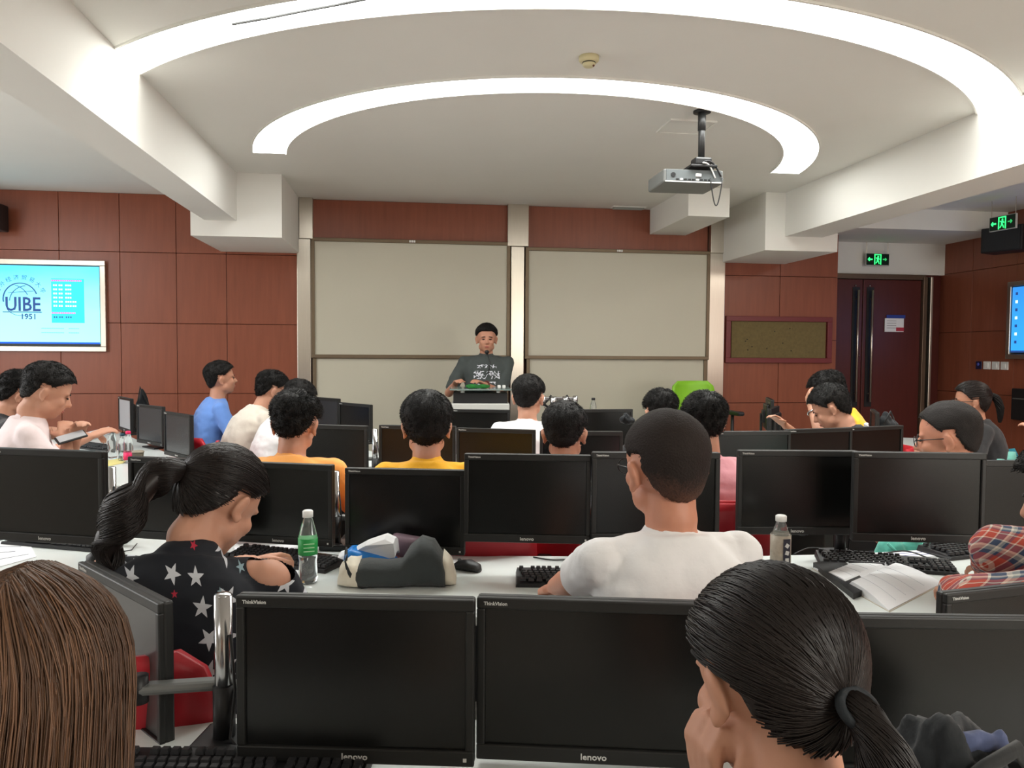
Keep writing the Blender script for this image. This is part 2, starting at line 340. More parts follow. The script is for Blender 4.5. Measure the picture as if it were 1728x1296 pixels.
# steel pilasters
def pilaster(x0, x1, xt0, xt1, zt):
    t = empty('trim_pilaster', ((x0+x1)/2, WY, 0), kind='structure'); cx = (x0+x1)/2
    MB().box((0, -0.035, (zt+G0)/2), (x1-x0, 0.07, zt-G0), bev=0.004).build('steel_face', M_STEEL, t)
    MB().box(((xt0+xt1)/2-cx, -0.045, (zt+CZ)/2), (xt1-xt0, 0.09, CZ-zt), bev=0.004).build('steel_cap', M_STEEL, t)
pilaster(-1.125, -0.99, -1.10, -0.965, 2.545); pilaster(1.055, 1.195, 1.015, 1.235, 2.52); pilaster(3.215, 3.40, 3.225, 3.40, 2.5)
# whiteboards
def board(x0, x1, z0, z1, y, label):
    t = empty('whiteboard', ((x0+x1)/2, y, z0), label=label, cat='whiteboard', group='sliding whiteboards on the front wall')
    W = x1-x0; Hh = z1-z0; f = 0.036
    MB().box((0, 0, Hh/2), (W-f, 0.012, Hh-f)).build('writing_surface', M_BOARD, t)
    fr = MB()
    for zz in (f/2, Hh-f/2): fr.box((0, -0.008, zz), (W, 0.03, f), bev=0.004)
    for xx in (-W/2+f/2, W/2-f/2): fr.box((xx, -0.008, Hh/2), (f, 0.03, Hh-2*f+0.004), bev=0.004)
    fr.build('frame', M_BFRAME, t)
    lt = MB()
    for k in (-0.022, 0, 0.022): lt.box((k, -0.028, Hh-f/2), (0.018, 0.012, 0.022), bev=0.003)
    lt.build('latch', M_WHITE, t)
board(-0.975, 1.035, 0.30, 1.375, WY-0.04, 'lower left whiteboard behind the lecturer and the lectern')
board(1.225, 3.215, 0.30, 1.385, WY-0.04, 'lower right whiteboard behind the green chair')
board(-0.985, 1.045, 1.345, 2.56, WY-0.065, 'upper left whiteboard, behind the head of the lecturer')
board(1.205, 3.225, 1.345, 2.515, WY-0.065, 'upper right whiteboard, under the white duct box')
# noticeboard
nb = empty('noticeboard', (4.05, WY-0.02, 1.57), label='long brown cork noticeboard in a dark red frame beside the door', cat='noticeboard')
M_CORK = mat('cork', (0.155, 0.115, 0.045), 0.9, noise_amt=0.25, nscale=40, bump=0.2, bscale=200)
M_NFR = mat('wine red frame', (0.155, 0.022, 0.024), 0.4)
MB().box((0, -0.008, 0), (1.10, 0.012, 0.40)).build('cork_panel', M_CORK, nb)
b = MB()
for zz in (-0.228, 0.228): b.box((0, -0.015, zz), (1.24, 0.035, 0.055), bev=0.004)
for xx in (-0.592, 0.592): b.box((xx, -0.015, 0), (0.055, 0.035, 0.404), bev=0.004)
b.build('frame', M_NFR, nb)
for i in range(9):
    o = MB().ell((0, 0, 0), 0.006).build('pin', M_BLACK, nb); o.location = (random.uniform(-0.42, 0.45), -0.016, random.uniform(-0.14, 0.14))
# door
dr = empty('door_1', (5.57, 8.56, 0), kind='structure')
for x0, x1, n in ((-0.76, -0.245, 'door_leaf'), (-0.235, 0.505, 'door_leaf')):
    lf = MB().box(((x0+x1)/2, 0, 1.15), (x1-x0, 0.045, 2.3), bev=0.004).build(n, M_WOODD, dr)
    hx = x1-0.085 if x0 < -0.5 else x0+0.085
    hd = MB().tube([(hx, -0.075, 0.85), (hx, -0.075, 2.17)], 0.014, 10).tube([(hx, -0.02, 0.95), (hx, -0.075, 0.95)], 0.01).tube([(hx, -0.02, 2.07), (hx, -0.075, 2.07)], 0.01).build('pull_handle', M_STEEL, lf, True)
    MB().box((hx, -0.026, 1.5), (0.09, 0.006, 1.42)).build('handle_groove', M_BLACK, lf)
    MB().ell((hx-0.01, -0.03, 2.225), 0.012).build('door_bolt', M_CHROME, lf)
MB().ell((-0.29, -0.04, 1.40), (0.012, 0.02, 0.012)).build('lock', M_CHROME, dr)
b = MB().box((-0.13, 0, 2.335), (1.36, 0.09, 0.06), bev=0.004).box((0.535, -0.01, 1.17), (0.05, 0.11, 2.34), bev=0.004).box((-0.785, 0, 1.17), (0.045, 0.08, 2.34), bev=0.004)
b.build('door_frame', mat('bronze door frame', (0.16, 0.11, 0.075), 0.4, metal=0.6), dr)
MB().box((0.60, -0.03, 1.17), (0.03, 0.12, 2.34), bev=0.004).build('steel_jamb', M_STEEL, dr)
po = empty('door_notice', (5.73, 8.525, 1.765), label='white paper notice with a blue header taped on the door', cat='notice')
MB().box((0, 0, 0), (0.245, 0.003, 0.16)).build('sheet', M_PAPER, po)
MB().box((0.02, 0.001, 0.10), (0.24, 0.003, 0.04)).build('blue_header', mat('blue print', (0.02, 0.05, 0.30), 0.6), po)
MB().box((0.075, -0.003, -0.05), (0.10, 0.002, 0.045)).build('red_print', mat('red print', (0.45, 0.03, 0.06), 0.6), po)
b = MB()
for k in range(4): b.box((-0.035, -0.0025, 0.05-k*0.028), (0.12, 0.001, 0.006))
b.build('print_line', mat('grey print', (0.3, 0.3, 0.32), 0.7), po)

# ------------------------------------------------------------------ ceiling light strips
def strip(name, c, r0, r1, ok, label):
    n = 220; seg = [];
    for i in range(n+1):
        a = 2*PI*i/n; rm = (r0+r1)/2; p = (c[0]+rm*math.cos(a), c[1]+rm*math.sin(a)); seg.append(a if ok(*p) else None)
    runs = []; cur = []
    order = [i for i in range(n+1)]; st = next(i for i in order if seg[i] is None) if None in seg else 0
    for k in range(n+1):
        a = seg[(st+k) % (n+1)]
        if a is None:
            if len(cur) > 3: runs.append(cur)
            cur = []
        else: cur.append(a)
    if len(cur) > 3: runs.append(cur)
    t = empty(name, (c[0], c[1], CZ), label=label, cat='ceiling light')
    for run in runs:
        run = sorted(set(run), key=lambda a: run.index(a)); un = [run[0]]
        for a in run[1:]:
            while a < un[-1]-1e-9: a += 2*PI
            un.append(a)
        def ringm(q0, q1, z0, z1):
            R_ = [[Vector((q*math.cos(a), q*math.sin(a), z)) for q, z in ((q0, z0), (q1, z0), (q1, z1), (q0, z1))] for a in un]
            for r in R_:
                for v in r:                                   # straight cut of the inner strip
                    if CUT is not None: v.y = min(v.y, CUT-c[1])
            return MB().loft(R_)
        ringm(r0, r1, -0.006, 0.02).build('diffuser', M_LIGHT, t)
        ringm(r0-0.012, r0, -0.012, 0.02).build('edge_trim', M_PLASTER, t); ringm(r1, r1+0.012, -0.012, 0.02).build('edge_trim', M_PLASTER, t)
CUT = 6.25
strip('curved_ceiling_light', (1.04, 6.53), 2.01, 2.255, lambda x, y: y < 6.32, 'smaller inner arc of white light in the ceiling above the projector')
CUT = None
strip('curved_ceiling_light', (1.07, 6.78), 3.372, 3.612, lambda x, y: y < 6.0 and -1.62 < x < 3.74, 'larger outer arc of white light running between both ceiling beams')
_q = [onZ(x, y, CZ-0.016) for x, y in ((392, 41), (450, 31), (510, 19), (570, 8), (640, -6), (720, -20))]
_s = MB().tube([v-_q[0] for v in _q], 0.006, 6).build('light_joint', mat('grey joint', (0.06, 0.06, 0.058), 0.8), None); _s.location = _q[0]; tag(_s, 'thin grey joint bar lying across the left part of the outer light arc', 'joint bar')
sd = empty('smoke_detector', (0.925, 3.985, CZ), label='round cream smoke detector on the ceiling between both light arcs', cat='smoke detector')
M_YEL = mat('aged cream plastic', (0.62, 0.55, 0.33), 0.5)
MB().lathe([(0.0, 0), (0.052, 0), (0.052, -0.022), (0.044, -0.03)], n=24).build('base', M_YEL, sd, True)
MB().lathe([(0.034, -0.03), (0.034, -0.042), (0.026, -0.052), (0, -0.053)], n=24).build('sensor_head', M_YEL, sd, True)
MB().lathe([(0.0345, -0.031), (0.0347, -0.036)], n=24).build('vent_slot', M_BLACK, sd)
MB().ell((0.02, -0.02, -0.052), 0.006).build('indicator', mat('brown lens', (0.1, 0.03, 0.02), 0.3), sd)
ht = empty('ceiling_hatch', (1.86, 5.09, CZ), label='square access hatch in the ceiling behind the projector pole', cat='hatch')
MB().box((0, 0, -0.004), (0.30, 0.27, 0.008), bev=0.002).build('hatch_panel', M_PLASTER, ht)
b = MB()
for y in (-0.142, 0.142): b.box((0, y, -0.006), (0.32, 0.012, 0.012))
for x in (-0.157, 0.157): b.box((x, 0, -0.006), (0.012, 0.272, 0.012))
b.build('frame', M_PLASTER, ht)
vt = empty('ceiling_vent', (2.3, 8.0, CZ), label='flat grey vent in the ceiling at the top of the front wall', cat='vent')
MB().box((0, 0, -0.004), (0.36, 0.13, 0.008)).build('frame', M_PLASTER, vt)
for k in range(5): o = MB().box((0, 0, 0), (0.32, 0.012, 0.01), rot=(0.5, 0, 0)).build('slat', mat('vent grey', (0.3, 0.3, 0.28), 0.6), vt); o.location = (0, -0.045+k*0.022, -0.012)

# projector
pj = empty('projector', (1.842, 4.76, CZ), label='grey projector hanging on a black pole from the ceiling', cat='projector')
pj.scale = (1.1, 1.1, 1.03)
M_PJ = mat('grey projector shell', (0.17, 0.175, 0.17), 0.5, noise_amt=0.05); M_PJD = mat('projector port panel', (0.12, 0.135, 0.14), 0.5)
MB().lathe([(0, 0), (0.05, 0), (0.05, -0.012), (0.0, -0.012)]).build('ceiling_plate', M_BLACK, pj, True)
MB().tube([(0, 0, -0.01), (0, 0, -0.30)], 0.019, 14).tube([(0, 0, -0.01), (0, 0, -0.12)], 0.023, 14).build('pole', mat('dark pole', (0.035, 0.035, 0.035), 0.4, metal=0.5), pj, True)
MB().box((0, 0, -0.315), (0.10, 0.09, 0.05), bev=0.012).box((0, 0.02, -0.345), (0.16, 0.14, 0.015), bev=0.004).build('mount_bracket', M_BLACK, pj)
pz = -0.405
body = MB().box((0, 0.13, pz), (0.36, 0.30, 0.085), bev=0.012).build('shell', M_PJ, pj); body.location = (-0.05, 0, 0)
MB().box((0, -0.021, pz+0.004), (0.33, 0.004, 0.066)).build('port_panel', M_PJD, body)
MB().box((0, -0.024, pz-0.036), (0.345, 0.008, 0.006)).build('silver_edge', M_WHITE, body)
pr = random.Random(3)
for k in range(9):
    o = MB().box((0, 0, 0), (0.016, 0.008, 0.010), bev=0.001).build('port', M_WHITE if k in (1, 5) else M_BLACK, body); o.location = (-0.10+k*0.024, -0.025, pz-0.022)
MB().box((0.025, -0.026, pz+0.006), (0.034, 0.012, 0.02), bev=0.003).build('plug', M_WHITE, body)
MB().lathe([(0, 0), (0.014, 0), (0.014, 0.006), (0, 0.006)]).build('speaker_slot', M_BLACK, body).matrix_local = Matrix.Translation((-0.125, -0.021, pz+0.005)) @ Matrix.Rotation(PI/2, 4, 'X')
b = MB()
def arc3(p0, p1, sag, n=14, side=(0, 0, 0)): 
    p0 = Vector(p0); p1 = Vector(p1); return [p0.lerp(p1, i/n)+Vector((side[0], side[1], -sag+side[2]))*math.sin(PI*i/n) for i in range(n+1)]
b.tube(arc3((0.045, -0.03, pz-0.01), (0.12, -0.03, pz-0.005), 0.17), 0.0035, 6).tube(arc3((0.0, -0.05, -0.32), (0.11, -0.03, pz), -0.035), 0.006, 6).build('black_cable', M_BLACK, pj, True)
MB().tube(arc3((-0.01, -0.055, -0.33), (0.075, -0.03, pz-0.01), -0.03), 0.005, 6).build('white_cable', M_WHITE, pj, True)

# exit signs
M_GREEN = mat('green sign light', (0.02, 0.5, 0.08), 0.5, emit=(0.03, 1.0, 0.18), es=1.1)
M_GREEND = mat('dim green sign', (0.02, 0.3, 0.06), 0.5, emit=(0.05, 0.7, 0.2), es=0.35)
def exit_sign(loc, rz, top, label):
    t = empty('exit_sign', loc, rz, label, 'sign', 'green exit signs')
    MB().box((0, 0, 0), (0.30, 0.022, 0.145), bev=0.004).build('housing', mat('pale metal housing', (0.5, 0.5, 0.48), 0.5), t)
    f = MB().box((0, -0.0125, 0), (0.285, 0.003, 0.13)).build('face', mat('dark green face', (0.004, 0.022, 0.012), 0.3), t)
    g = MB()   # door outline and running figure
    for x in (-0.038, 0.038): g.box((x, -0.0155, 0.0), (0.011, 0.002, 0.12))
    g.box((0, -0.0155, 0.055), (0.087, 0.002, 0.011))
    g.ell((0.004, -0.016, 0.032), (0.010, 0.002, 0.010)).box((0, -0.0155, 0.004), (0.018, 0.002, 0.042), rot=(0, 0.2, 0)).box((-0.012, -0.0155, 0.012), (0.028, 0.002, 0.009), rot=(0, 0.5, 0)).box((0.014, -0.0155, 0.008), (0.024, 0.002, 0.009), rot=(0, 0.9, 0))
    g.box((-0.012, -0.0155, -0.03), (0.01, 0.002, 0.04), rot=(0, 0.7, 0)).box((0.012, -0.0155, -0.032), (0.01, 0.002, 0.04), rot=(0, -0.35, 0))
    g.build('running_figure', M_GREEN, f)
    a = MB().box((-0.092, -0.0155, 0), (0.05, 0.002, 0.016)).box((-0.112, -0.0155, 0.009), (0.028, 0.002, 0.012), rot=(0, -0.8, 0)).box((-0.112, -0.0155, -0.009), (0.028, 0.002, 0.012), rot=(0, 0.8, 0)); a.build('arrow', M_GREEN, f)
    a = MB().box((0.086, -0.0155, 0.002), (0.045, 0.002, 0.012)).box((0.102, -0.0155, 0.008), (0.026, 0.002, 0.010), rot=(0, 0.8, 0)).box((0.102, -0.0155, -0.006), (0.026, 0.002, 0.010), rot=(0, -0.8, 0)); a.build('arrow', M_GREEND, f)
    for x in (-0.135, 0.135): MB().tube([(x, 0, 0.07), (x, 0, top)], 0.004, 6).build('hanging_rod', M_STEEL, t)
e1 = onY(1480, 438, 8.5); exit_sign(e1, 0, 2.742-e1.z, 'green exit sign hanging over the wooden door')
e2 = atd(1693, 376, 7.6); exit_sign(e2, -math.radians(82), CZ-e2.z, 'green exit sign turned sideways, hanging near the right-hand wall')

# speakers
def speaker(loc, d, rz, label):
    t = empty('wall_speaker', loc, rz, label, 'speaker', 'black wall speakers')
    MB().box((0, 0, 0), d, bev=0.012).build('cabinet', M_BLACK, t)
    MB().box((0, -d[1]/2-0.004, 0), (d[0]*0.88, 0.01, d[2]*0.9), bev=0.004).build('grille', mat('speaker cloth', (0.02, 0.022, 0.026), 0.8, bump=0.4, bscale=300), t)
    MB().box((0, d[1]/2+0.015, 0), (0.06, 0.05, 0.06)).build('wall_bracket', M_BLACK, t)
speaker((-3.93, 7.93, 2.66), (0.24, 0.2, 0.25), 0, 'black box speaker high on the wall above the left screen')
speaker((6.20, 7.35, 2.62), (0.42, 0.26, 0.26), -1.2, 'black speaker under the sideways exit sign by the right screen')
# big screens
def led_text_rows(parent, rows): pass
def tv(loc, rz, label, W=1.62, Hh=0.89):
    t = empty('wall_screen', loc, rz, label, 'screen', 'wall mounted displays')
    b = MB()
    for zz in (-Hh/2+0.025, Hh/2-0.025): b.box((0, -0.012, zz), (W, 0.05, 0.05), bev=0.004)
    for xx in (-W/2+0.025, W/2-0.025): b.box((xx, -0.012, 0), (0.05, 0.05, Hh-0.1), bev=0.004)
    b.build('steel_surround', M_STEEL, t)
    MB().box((0, 0.0, 0), (W-0.1, 0.03, Hh-0.1)).build('bezel', M_BEZEL, t)
    return t
def sky_screen(name, cA, cB, cC, es):
    m = bpy.data.materials.new(name); m.use_nodes = True; q = NT(m); bb = q.n['Principled BSDF']; bb.inputs['Base Color'].default_value = (0, 0, 0, 1); bb.inputs['Roughness'].default_value = 0.3
    tc = q.new('ShaderNodeTexCoord'); sp = q.new('ShaderNodeSeparateXYZ', I={0: tc.outputs['Generated']})
    n = q.new('ShaderNodeTexNoise', I={'Vector': tc.outputs['Generated'], 'Scale': 2.2, 'Detail': 3.0})
    f = q.math('ADD', q.math('MULTIPLY', sp.outputs[2], 0.8), q.math('MULTIPLY', n.outputs[0], 0.35)); r = q.new('ShaderNodeValToRGB', I={0: f}); cr = r.color_ramp
    cr.elements[0].position = 0.1; cr.elements[0].color = (*cA, 1); cr.elements[1].position = 0.95; cr.elements[1].color = (*cC, 1); e = cr.elements.new(0.5); e.color = (*cB, 1)
    q.l.new(r.outputs[0], bb.inputs['Emission Color']); bb.inputs['Emission Strength'].default_value = es; return m
t1 = tv((-3.765, WY-0.02, 1.84), 0, 'large lit blue screen with a round emblem, on the left wall')
M_SKY = sky_screen('sky blue picture', (0.30, 1.0, 0.85), (0.25, 0.85, 0.95), (0.05, 0.55, 0.92), 1.0)
scr = MB().box((0.0, -0.019, 0.008), (1.50, 0.006, 0.755)).build('screen', M_SKY, t1)
M_INK = mat('dark blue print', (0.01, 0.03, 0.12), 0.6, emit=(0.02, 0.06, 0.22), es=0.6)
M_PINK = mat('pink print', (0.3, 0.05, 0.4), 0.6, emit=(0.65, 0.10, 0.75), es=0.9); M_WPR = mat('white print', (0.8, 0.9, 0.9), 0.6, emit=(0.5, 1.0, 0.95), es=0.9)
MB().box((0, -0.0225, -0.362), (1.50, 0.002, 0.018)).build('task_bar', mat('blue taskbar', (0.0, 0.05, 0.3), 0.5, emit=(0.0, 0.07, 0.45), es=0.8), scr)
MB().box((0.46, -0.0225, 0.05), (0.30, 0.001, 0.43)).build('timetable_panel', mat('cyan panel', (0, 0.3, 0.5), 0.5, emit=(0.02, 0.60, 0.85), es=0.9), scr)
# emblem: open globe arc, grid lines, letters, year
ex, ez = 0.03, 0.05
g = MB()
def arcp(cx, cz, r, a0, a1, n=24, sx=1.0): return [(cx+r*sx*math.cos(math.radians(a0+(a1-a0)*i/n)), -0.024, cz+r*math.sin(math.radians(a0+(a1-a0)*i/n))) for i in range(n+1)]
g.tube(arcp(ex, ez+0.01, 0.155, 20, 190), 0.0065, 4).tube(arcp(ex, ez, 0.15, 215, 290), 0.003, 4).tube(arcp(ex+0.06, ez-0.02, 0.16, 95, 175), 0.004, 4).tube(arcp(ex-0.09, ez-0.02, 0.17, 25, 75), 0.004, 4)
g.tube([(ex-0.11, -0.024, ez+0.07), (ex+0.12, -0.024, ez+0.09)], 0.0035, 4).tube([(ex-0.16, -0.024, ez-0.115), (ex+0.19, -0.024, ez-0.115)], 0.006, 4)
g.build('emblem', M_INK, scr)
text('lettering', 'UIBE', 0.19, M_INK, (ex+0.02, -0.024, ez-0.045), STAND, scr, True, 0.85)
text('lettering', '1951', 0.075, M_INK, (ex+0.07, -0.024, ez-0.16), STAND, scr, True)
for i, ch in enumerate('对外经济贸易大学'):
    a = math.radians(158-136*i/7); text('lettering', ch, 0.052, M_INK, (ex+0.215*math.cos(a), -0.024, ez+0.02+0.20*math.sin(a)), (PI/2, -(a-PI/2)*0.8, 0), scr)
for zz, x0, x1, mm in ((0.245, 0.32, 0.60, M_PINK), (-0.07, 0.32, 0.54, M_PINK)):
    b = MB(); x = x0
    while x < x1: b.box((x, -0.024, zz), (0.015, 0.001, 0.015)); x += 0.02
    b.build('print_line', mm, scr)
for k in range(7):
    b = MB(); zz = 0.20-k*0.040 if k < 6 else -0.11
    for x in [0.335, 0.355, 0.385, 0.405, 0.445, 0.465, 0.485]+([0.51, 0.53] if k in (4, 5) else []): b.box((x, -0.024, zz), (0.014, 0.001, 0.016))
    b.build('print_line', M_WPR if k < 6 else M_INK, scr)
for zz in (-0.22, -0.262):
    for xa, xb in ((0.22, 0.42), (0.47, 0.56)):
      b = MB(); x = xa
      while x < xb: b.box((x, -0.024, zz), (0.012, 0.001, 0.010)); x += 0.016
      b.build('print_line', mat('faint print', (0.1, 0.35, 0.45), 0.5, emit=(0.10, 0.5, 0.55), es=0.8), scr)
t2 = tv((WX-0.02, 6.70, 1.785), -PI/2, 'large lit blue screen on the right wall, cut off by the picture edge', W=1.62, Hh=0.82)
s2 = MB().box((0, -0.019, 0.005), (1.50, 0.006, 0.69)).build('screen', sky_screen('blue desktop', (0.03, 0.30, 0.85), (0.03, 0.28, 0.75), (0.03, 0.22, 0.62), 0.85), t2)
for k in range(7):
    o = MB().box((0, 0, 0), (0.03, 0.002, 0.03)).build('desktop_icon', M_WPR if k % 2 else M_INK, s2); o.location = (-0.69, -0.023, 0.28-k*0.085)
MB().box((0, -0.0225, -0.33), (1.50, 0.002, 0.02)).build('task_bar', M_INK, s2)
# switches
for k in range(3):
    t = empty('light_switch', (WX-0.004, 7.83-0.128*k, 1.30), -PI/2, ['white switch plate next to the round blue button', 'middle white switch plate of the three by the right screen', 'white switch plate closest under the corner of the right screen'][k], 'switch', 'white switches on the right wall')
    MB().box((0, 0, 0), (0.105, 0.012, 0.088), bev=0.004).build('plate', M_WHITE, t); MB().box((0, -0.008, 0), (0.05, 0.008, 0.05), bev=0.003).build('rocker', M_WHITE, t)
t = empty('call_button', (WX-0.004, 7.955, 1.30), -PI/2, 'round dark blue button beside the white switches', 'button')
MB().box((0, 0, 0), (0.088, 0.012, 0.088), bev=0.006).build('plate', mat('navy plastic', (0.01, 0.012, 0.06), 0.4), t); MB().ell((0, -0.01, 0.01), (0.018, 0.006, 0.018)).build('button', mat('blue lens', (0.1, 0.12, 0.5), 0.3), t)
t = empty('wall_box', (WX-0.03, 7.22, 0.90), -PI/2, 'black wall-mounted box low on the right wall under the screen', 'box')
MB().box((0, 0, 0), (0.34, 0.08, 0.33), bev=0.008).build('case', M_BLACK, t); MB().box((0, -0.045, 0.06), (0.28, 0.012, 0.012)).build('slot', M_GREYM, t)
# ------------------------------------------------------------------ desks
DZ = 0.675
def offset_line(pts, d):
    out = []
    for i, p in enumerate(pts):
        a = Vector(pts[max(i-1, 0)]); b2 = Vector(pts[min(i+1, len(pts)-1)]); t = (b2-a).normalized(); n = Vector((t.y, -t.x)); out.append((p[0]+n.x*d, p[1]+n.y*d))
    return out
def desk(back, depth, label, panel=True, name='long_desk', poly=None):
    fr = offset_line(back, depth); poly = poly or (list(back)+fr[::-1]); t = empty(name, (0, 0, 0), 0, label, 'desk', 'white desks of the classroom')
    cx = sum(p[0] for p in poly)/len(poly); cy = sum(p[1] for p in poly)/len(poly); t.location = (cx, cy, 0)
    q = [(x-cx, y-cy) for x, y in poly]; a = sum(q[i][0]*q[(i+1) % len(q)][1]-q[(i+1) % len(q)][0]*q[i][1] for i in range(len(q)))
    if a < 0: q = q[::-1]
    tp = MB().prism(q, DZ-0.028, DZ).build('desktop', M_DESK, t); bv = tp.modifiers.new('b', 'BEVEL'); bv.width = 0.006; bv.segments = 2
    if panel:
        bb = offset_line(back, 0.07)
        for i in range(len(bb)-1):
            p = Vector(bb[i]); r = Vector(bb[i+1]); m = (p+r)/2; ang = math.atan2(r.y-p.y, r.x-p.x)
            o = MB().box((0, 0, 0), ((r-p).length-0.02, 0.018, 0.40)).build('modesty_panel', M_DARKP, t); o.location = (m.x-cx, m.y-cy, DZ-0.24); o.rotation_euler = (0, 0, ang)
    mid = offset_line(back, depth/2)
    for i, p in enumerate(mid):
        lg = MB().box((0, 0, (DZ-0.03+G0)/2), (0.05, abs(depth)*0.7, DZ-0.03-G0), bev=0.006).build('leg', M_GREYM, t)
        a0 = Vector(back[max(i-1, 0)]); b0 = Vector(back[min(i+1, len(back)-1)]); ang = math.atan2(b0.y-a0.y, b0.x-a0.x)
        lg.location = (p[0]-cx, p[1]-cy, 0); lg.rotation_euler = (0, 0, ang)
        if i in (0, len(mid)-1): lg.location = Vector(lg.location)+Vector((math.cos(ang), math.sin(ang), 0))*(0.08 if i == 0 else -0.08)
    return t
desk([(-1.70, 1.92), (-0.52, 1.62), (0.35, 1.50), (1.25, 1.36), (1.80, 1.34)], 0.60, 'white desk closest to the camera, mostly hidden behind the large monitors')
desk([(-2.5, 3.75), (-1.36, 3.36), (0.235, 2.785), (1.05, 2.67), (1.90, 2.65), (2.9, 2.76)], 0.66, 'long white desk with the water bottles, tote bag and open book')
desk([(-0.75, 4.55), (0.20, 4.25), (1.0, 3.95), (1.95, 3.90), (2.85, 4.15)], 0.55, 'long white desk hidden behind the third line of monitors')
desk([(0.15, 5.62), (0.75, 5.45), (1.6, 5.45), (2.4, 5.55)], 0.48, 'short white desk in front of the lectern')
desk([(-1.12, 4.72), (-1.75, 5.85), (-2.65, 7.45)], -0.58, 'white desk on the left carrying water bottles and a paper cup', panel=False, name='side_desk')
desk([(0.06, 5.25), (-0.50, 6.15), (-1.05, 7.05)], -0.50, 'white desk under the two slanted monitors left of the lectern', panel=False, name='side_desk')
desk([(2.05, 5.05), (2.7, 6.1), (3.2, 6.9)], 0.55, 'white desk in front of the person with the hand on the forehead', panel=False, name='side_desk')
desk([(3.28, 4.46), (3.80, 5.5), (4.25, 6.4)], 0.66, 'white desk with snack bags and papers, by the girl in black', panel=False, name='side_desk')

# ------------------------------------------------------------------ monitors
MW, MH = 0.420, 0.295
def make_monitor():
    t = empty('monitor', (0, 0, 0), 0, '-', 'monitor', 'black flat monitors on the desks')
    MB().box((0, 0.010, 0), (MW, 0.020, MH), bev=0.005).build('shell', M_BEZEL, t)
    fb = MB(); f = 0.0155
    fb.box((0, -0.004, MH/2-0.0105), (MW, 0.012, 0.021), bev=0.003).box((0, -0.004, -MH/2+0.014), (MW, 0.012, 0.028), bev=0.003)
    for x in (-MW/2+f/2, MW/2-f/2): fb.box((x, -0.004, 0.0035), (f, 0.012, MH-0.047), bev=0.003)
    fb.build('bezel', M_BEZEL, t)
    MB().box((0, -0.001, 0.0035), (MW-2*f-0.001, 0.004, MH-0.050)).build('screen', M_SCREEN, t)
    MB().box((0, 0.032, -0.01), (0.30, 0.03, 0.22), bev=0.012).box((0, 0.055, -0.01), (0.11, 0.03, 0.11), bev=0.004).build('back_cover', M_BEZEL, t)
    text('lettering', 'lenovo', 0.0155, M_LOGO, (0, -0.0108, -MH/2+0.0135), STAND, t, True, 1.1)
    text('lettering', 'ThinkVision', 0.0088, M_LOGO, (-MW/2+0.034, -0.0108, MH/2-0.0105), STAND, t, True)
    MB().box((MW/2-0.016, -0.0105, -MH/2+0.013), (0.006, 0.002, 0.006)).build('power_light', M_LOGO, t)
    return t
MON0 = make_monitor(); reg(MON0); used = [False]
def monitor(c, yawdeg, label, tilt=0.0, topc=True, screen=None, foot=False):
    o = MON0 if not used[0] else copy_tree(MON0); used[0] = True
    o.location = (c[0], c[1], c[2]-(MH/2 if topc else 0)); o.rotation_euler = (math.radians(tilt), 0, math.radians(yawdeg)); o['label'] = label
    if foot:
        hgt = c[2]-MH/2-DZ; MB().box((0, 0.075, -hgt/2+0.01), (0.05, 0.02, hgt-0.02), bev=0.004).box((0, 0.06, -0.01), (0.05, 0.05, 0.05), bev=0.004).build('neck', M_BLACK, o); MB().box((0, 0.06, -hgt+0.006), (0.20, 0.16, 0.012), bev=0.004).build('foot', M_BLACK, o)
    if screen:
        for k in COL.objects:
            if k.parent == o and k.name.startswith('screen'): k.data = k.data.copy(); k.data.materials.clear(); k.data.materials.append(screen)
    return o
def mon_px(a, b, z, yawdeg, label, **k):
    p = onZ(a[0], a[1], z); q = onZ(b[0], b[1], z); return monitor(((p.x+q.x)/2, (p.y+q.y)/2, z), yawdeg, label, foot=True, **k)
MON = [
 ((-0.100, 1.452, 0.960), -10.1, 'huge black monitor beside the chrome pole, in front of the tote bag'),
 ((0.350, 1.412, 0.951), -12.0, 'big black monitor between the white T-shirt and the ponytail girl'),
 ((0.955, 1.325, 0.925), -9.0, 'big black monitor behind the backpack, right of the hair tie'),
 ((-1.22, 2.78, 1.080), -18.5, 'black monitor left of the chrome pole behind the keyboard and papers'),
 ((-0.862, 3.059, 1.007), -19.8, 'black monitor hidden behind the head of the girl in the starry top'),
 ((-0.500, 3.06, 0.985), -19.8, 'black monitor behind the green-labelled bottle'),
 ((-0.016, 2.861, 0.985), -12.7, 'black monitor behind the blue tissue pack and tote bag'),
 ((0.416, 2.690, 1.057), -11.0, 'black monitor directly left of the crew-cut head, in front of the lectern'),
 ((0.858, 2.600, 1.071), -6.9, 'black monitor behind the crew-cut head'),
 ((1.440, 2.700, 1.058), -7.2, 'black monitor behind the dark-labelled bottle'),
 ((1.768, 2.470, 1.077), -11.0, 'black monitor with a grey reflection, above the teal shirt'),
 ((2.270, 2.560, 1.030), -4.0, 'black monitor cut by the right picture edge, under the white papers'),
]
for c, y, l in MON: monitor((c[0]*0.9333, c[1]*0.9333, H-(H-c[2])*0.9333), y, l, foot=(c[0] in (0.858, -0.862)))
_p = onZ(276, 1017, 0.945); monitor((_p.x-0.21*math.cos(math.radians(-50)), _p.y-0.21*math.sin(math.radians(-50)), 0.945), -50, 'turned black monitor next to the chestnut-haired person', screen=mat('grey reflecting screen', (0.03, 0.033, 0.032), 0.3, spec=0.8))  # reflection painted into this screen as a lighter grey base colour
_p = onZ(1592, 1001, 0.935); monitor((_p.x+0.21*math.cos(0.16), _p.y+0.21*math.sin(0.16), 0.935), 9, 'black monitor peeking out in front of the plaid shirt')
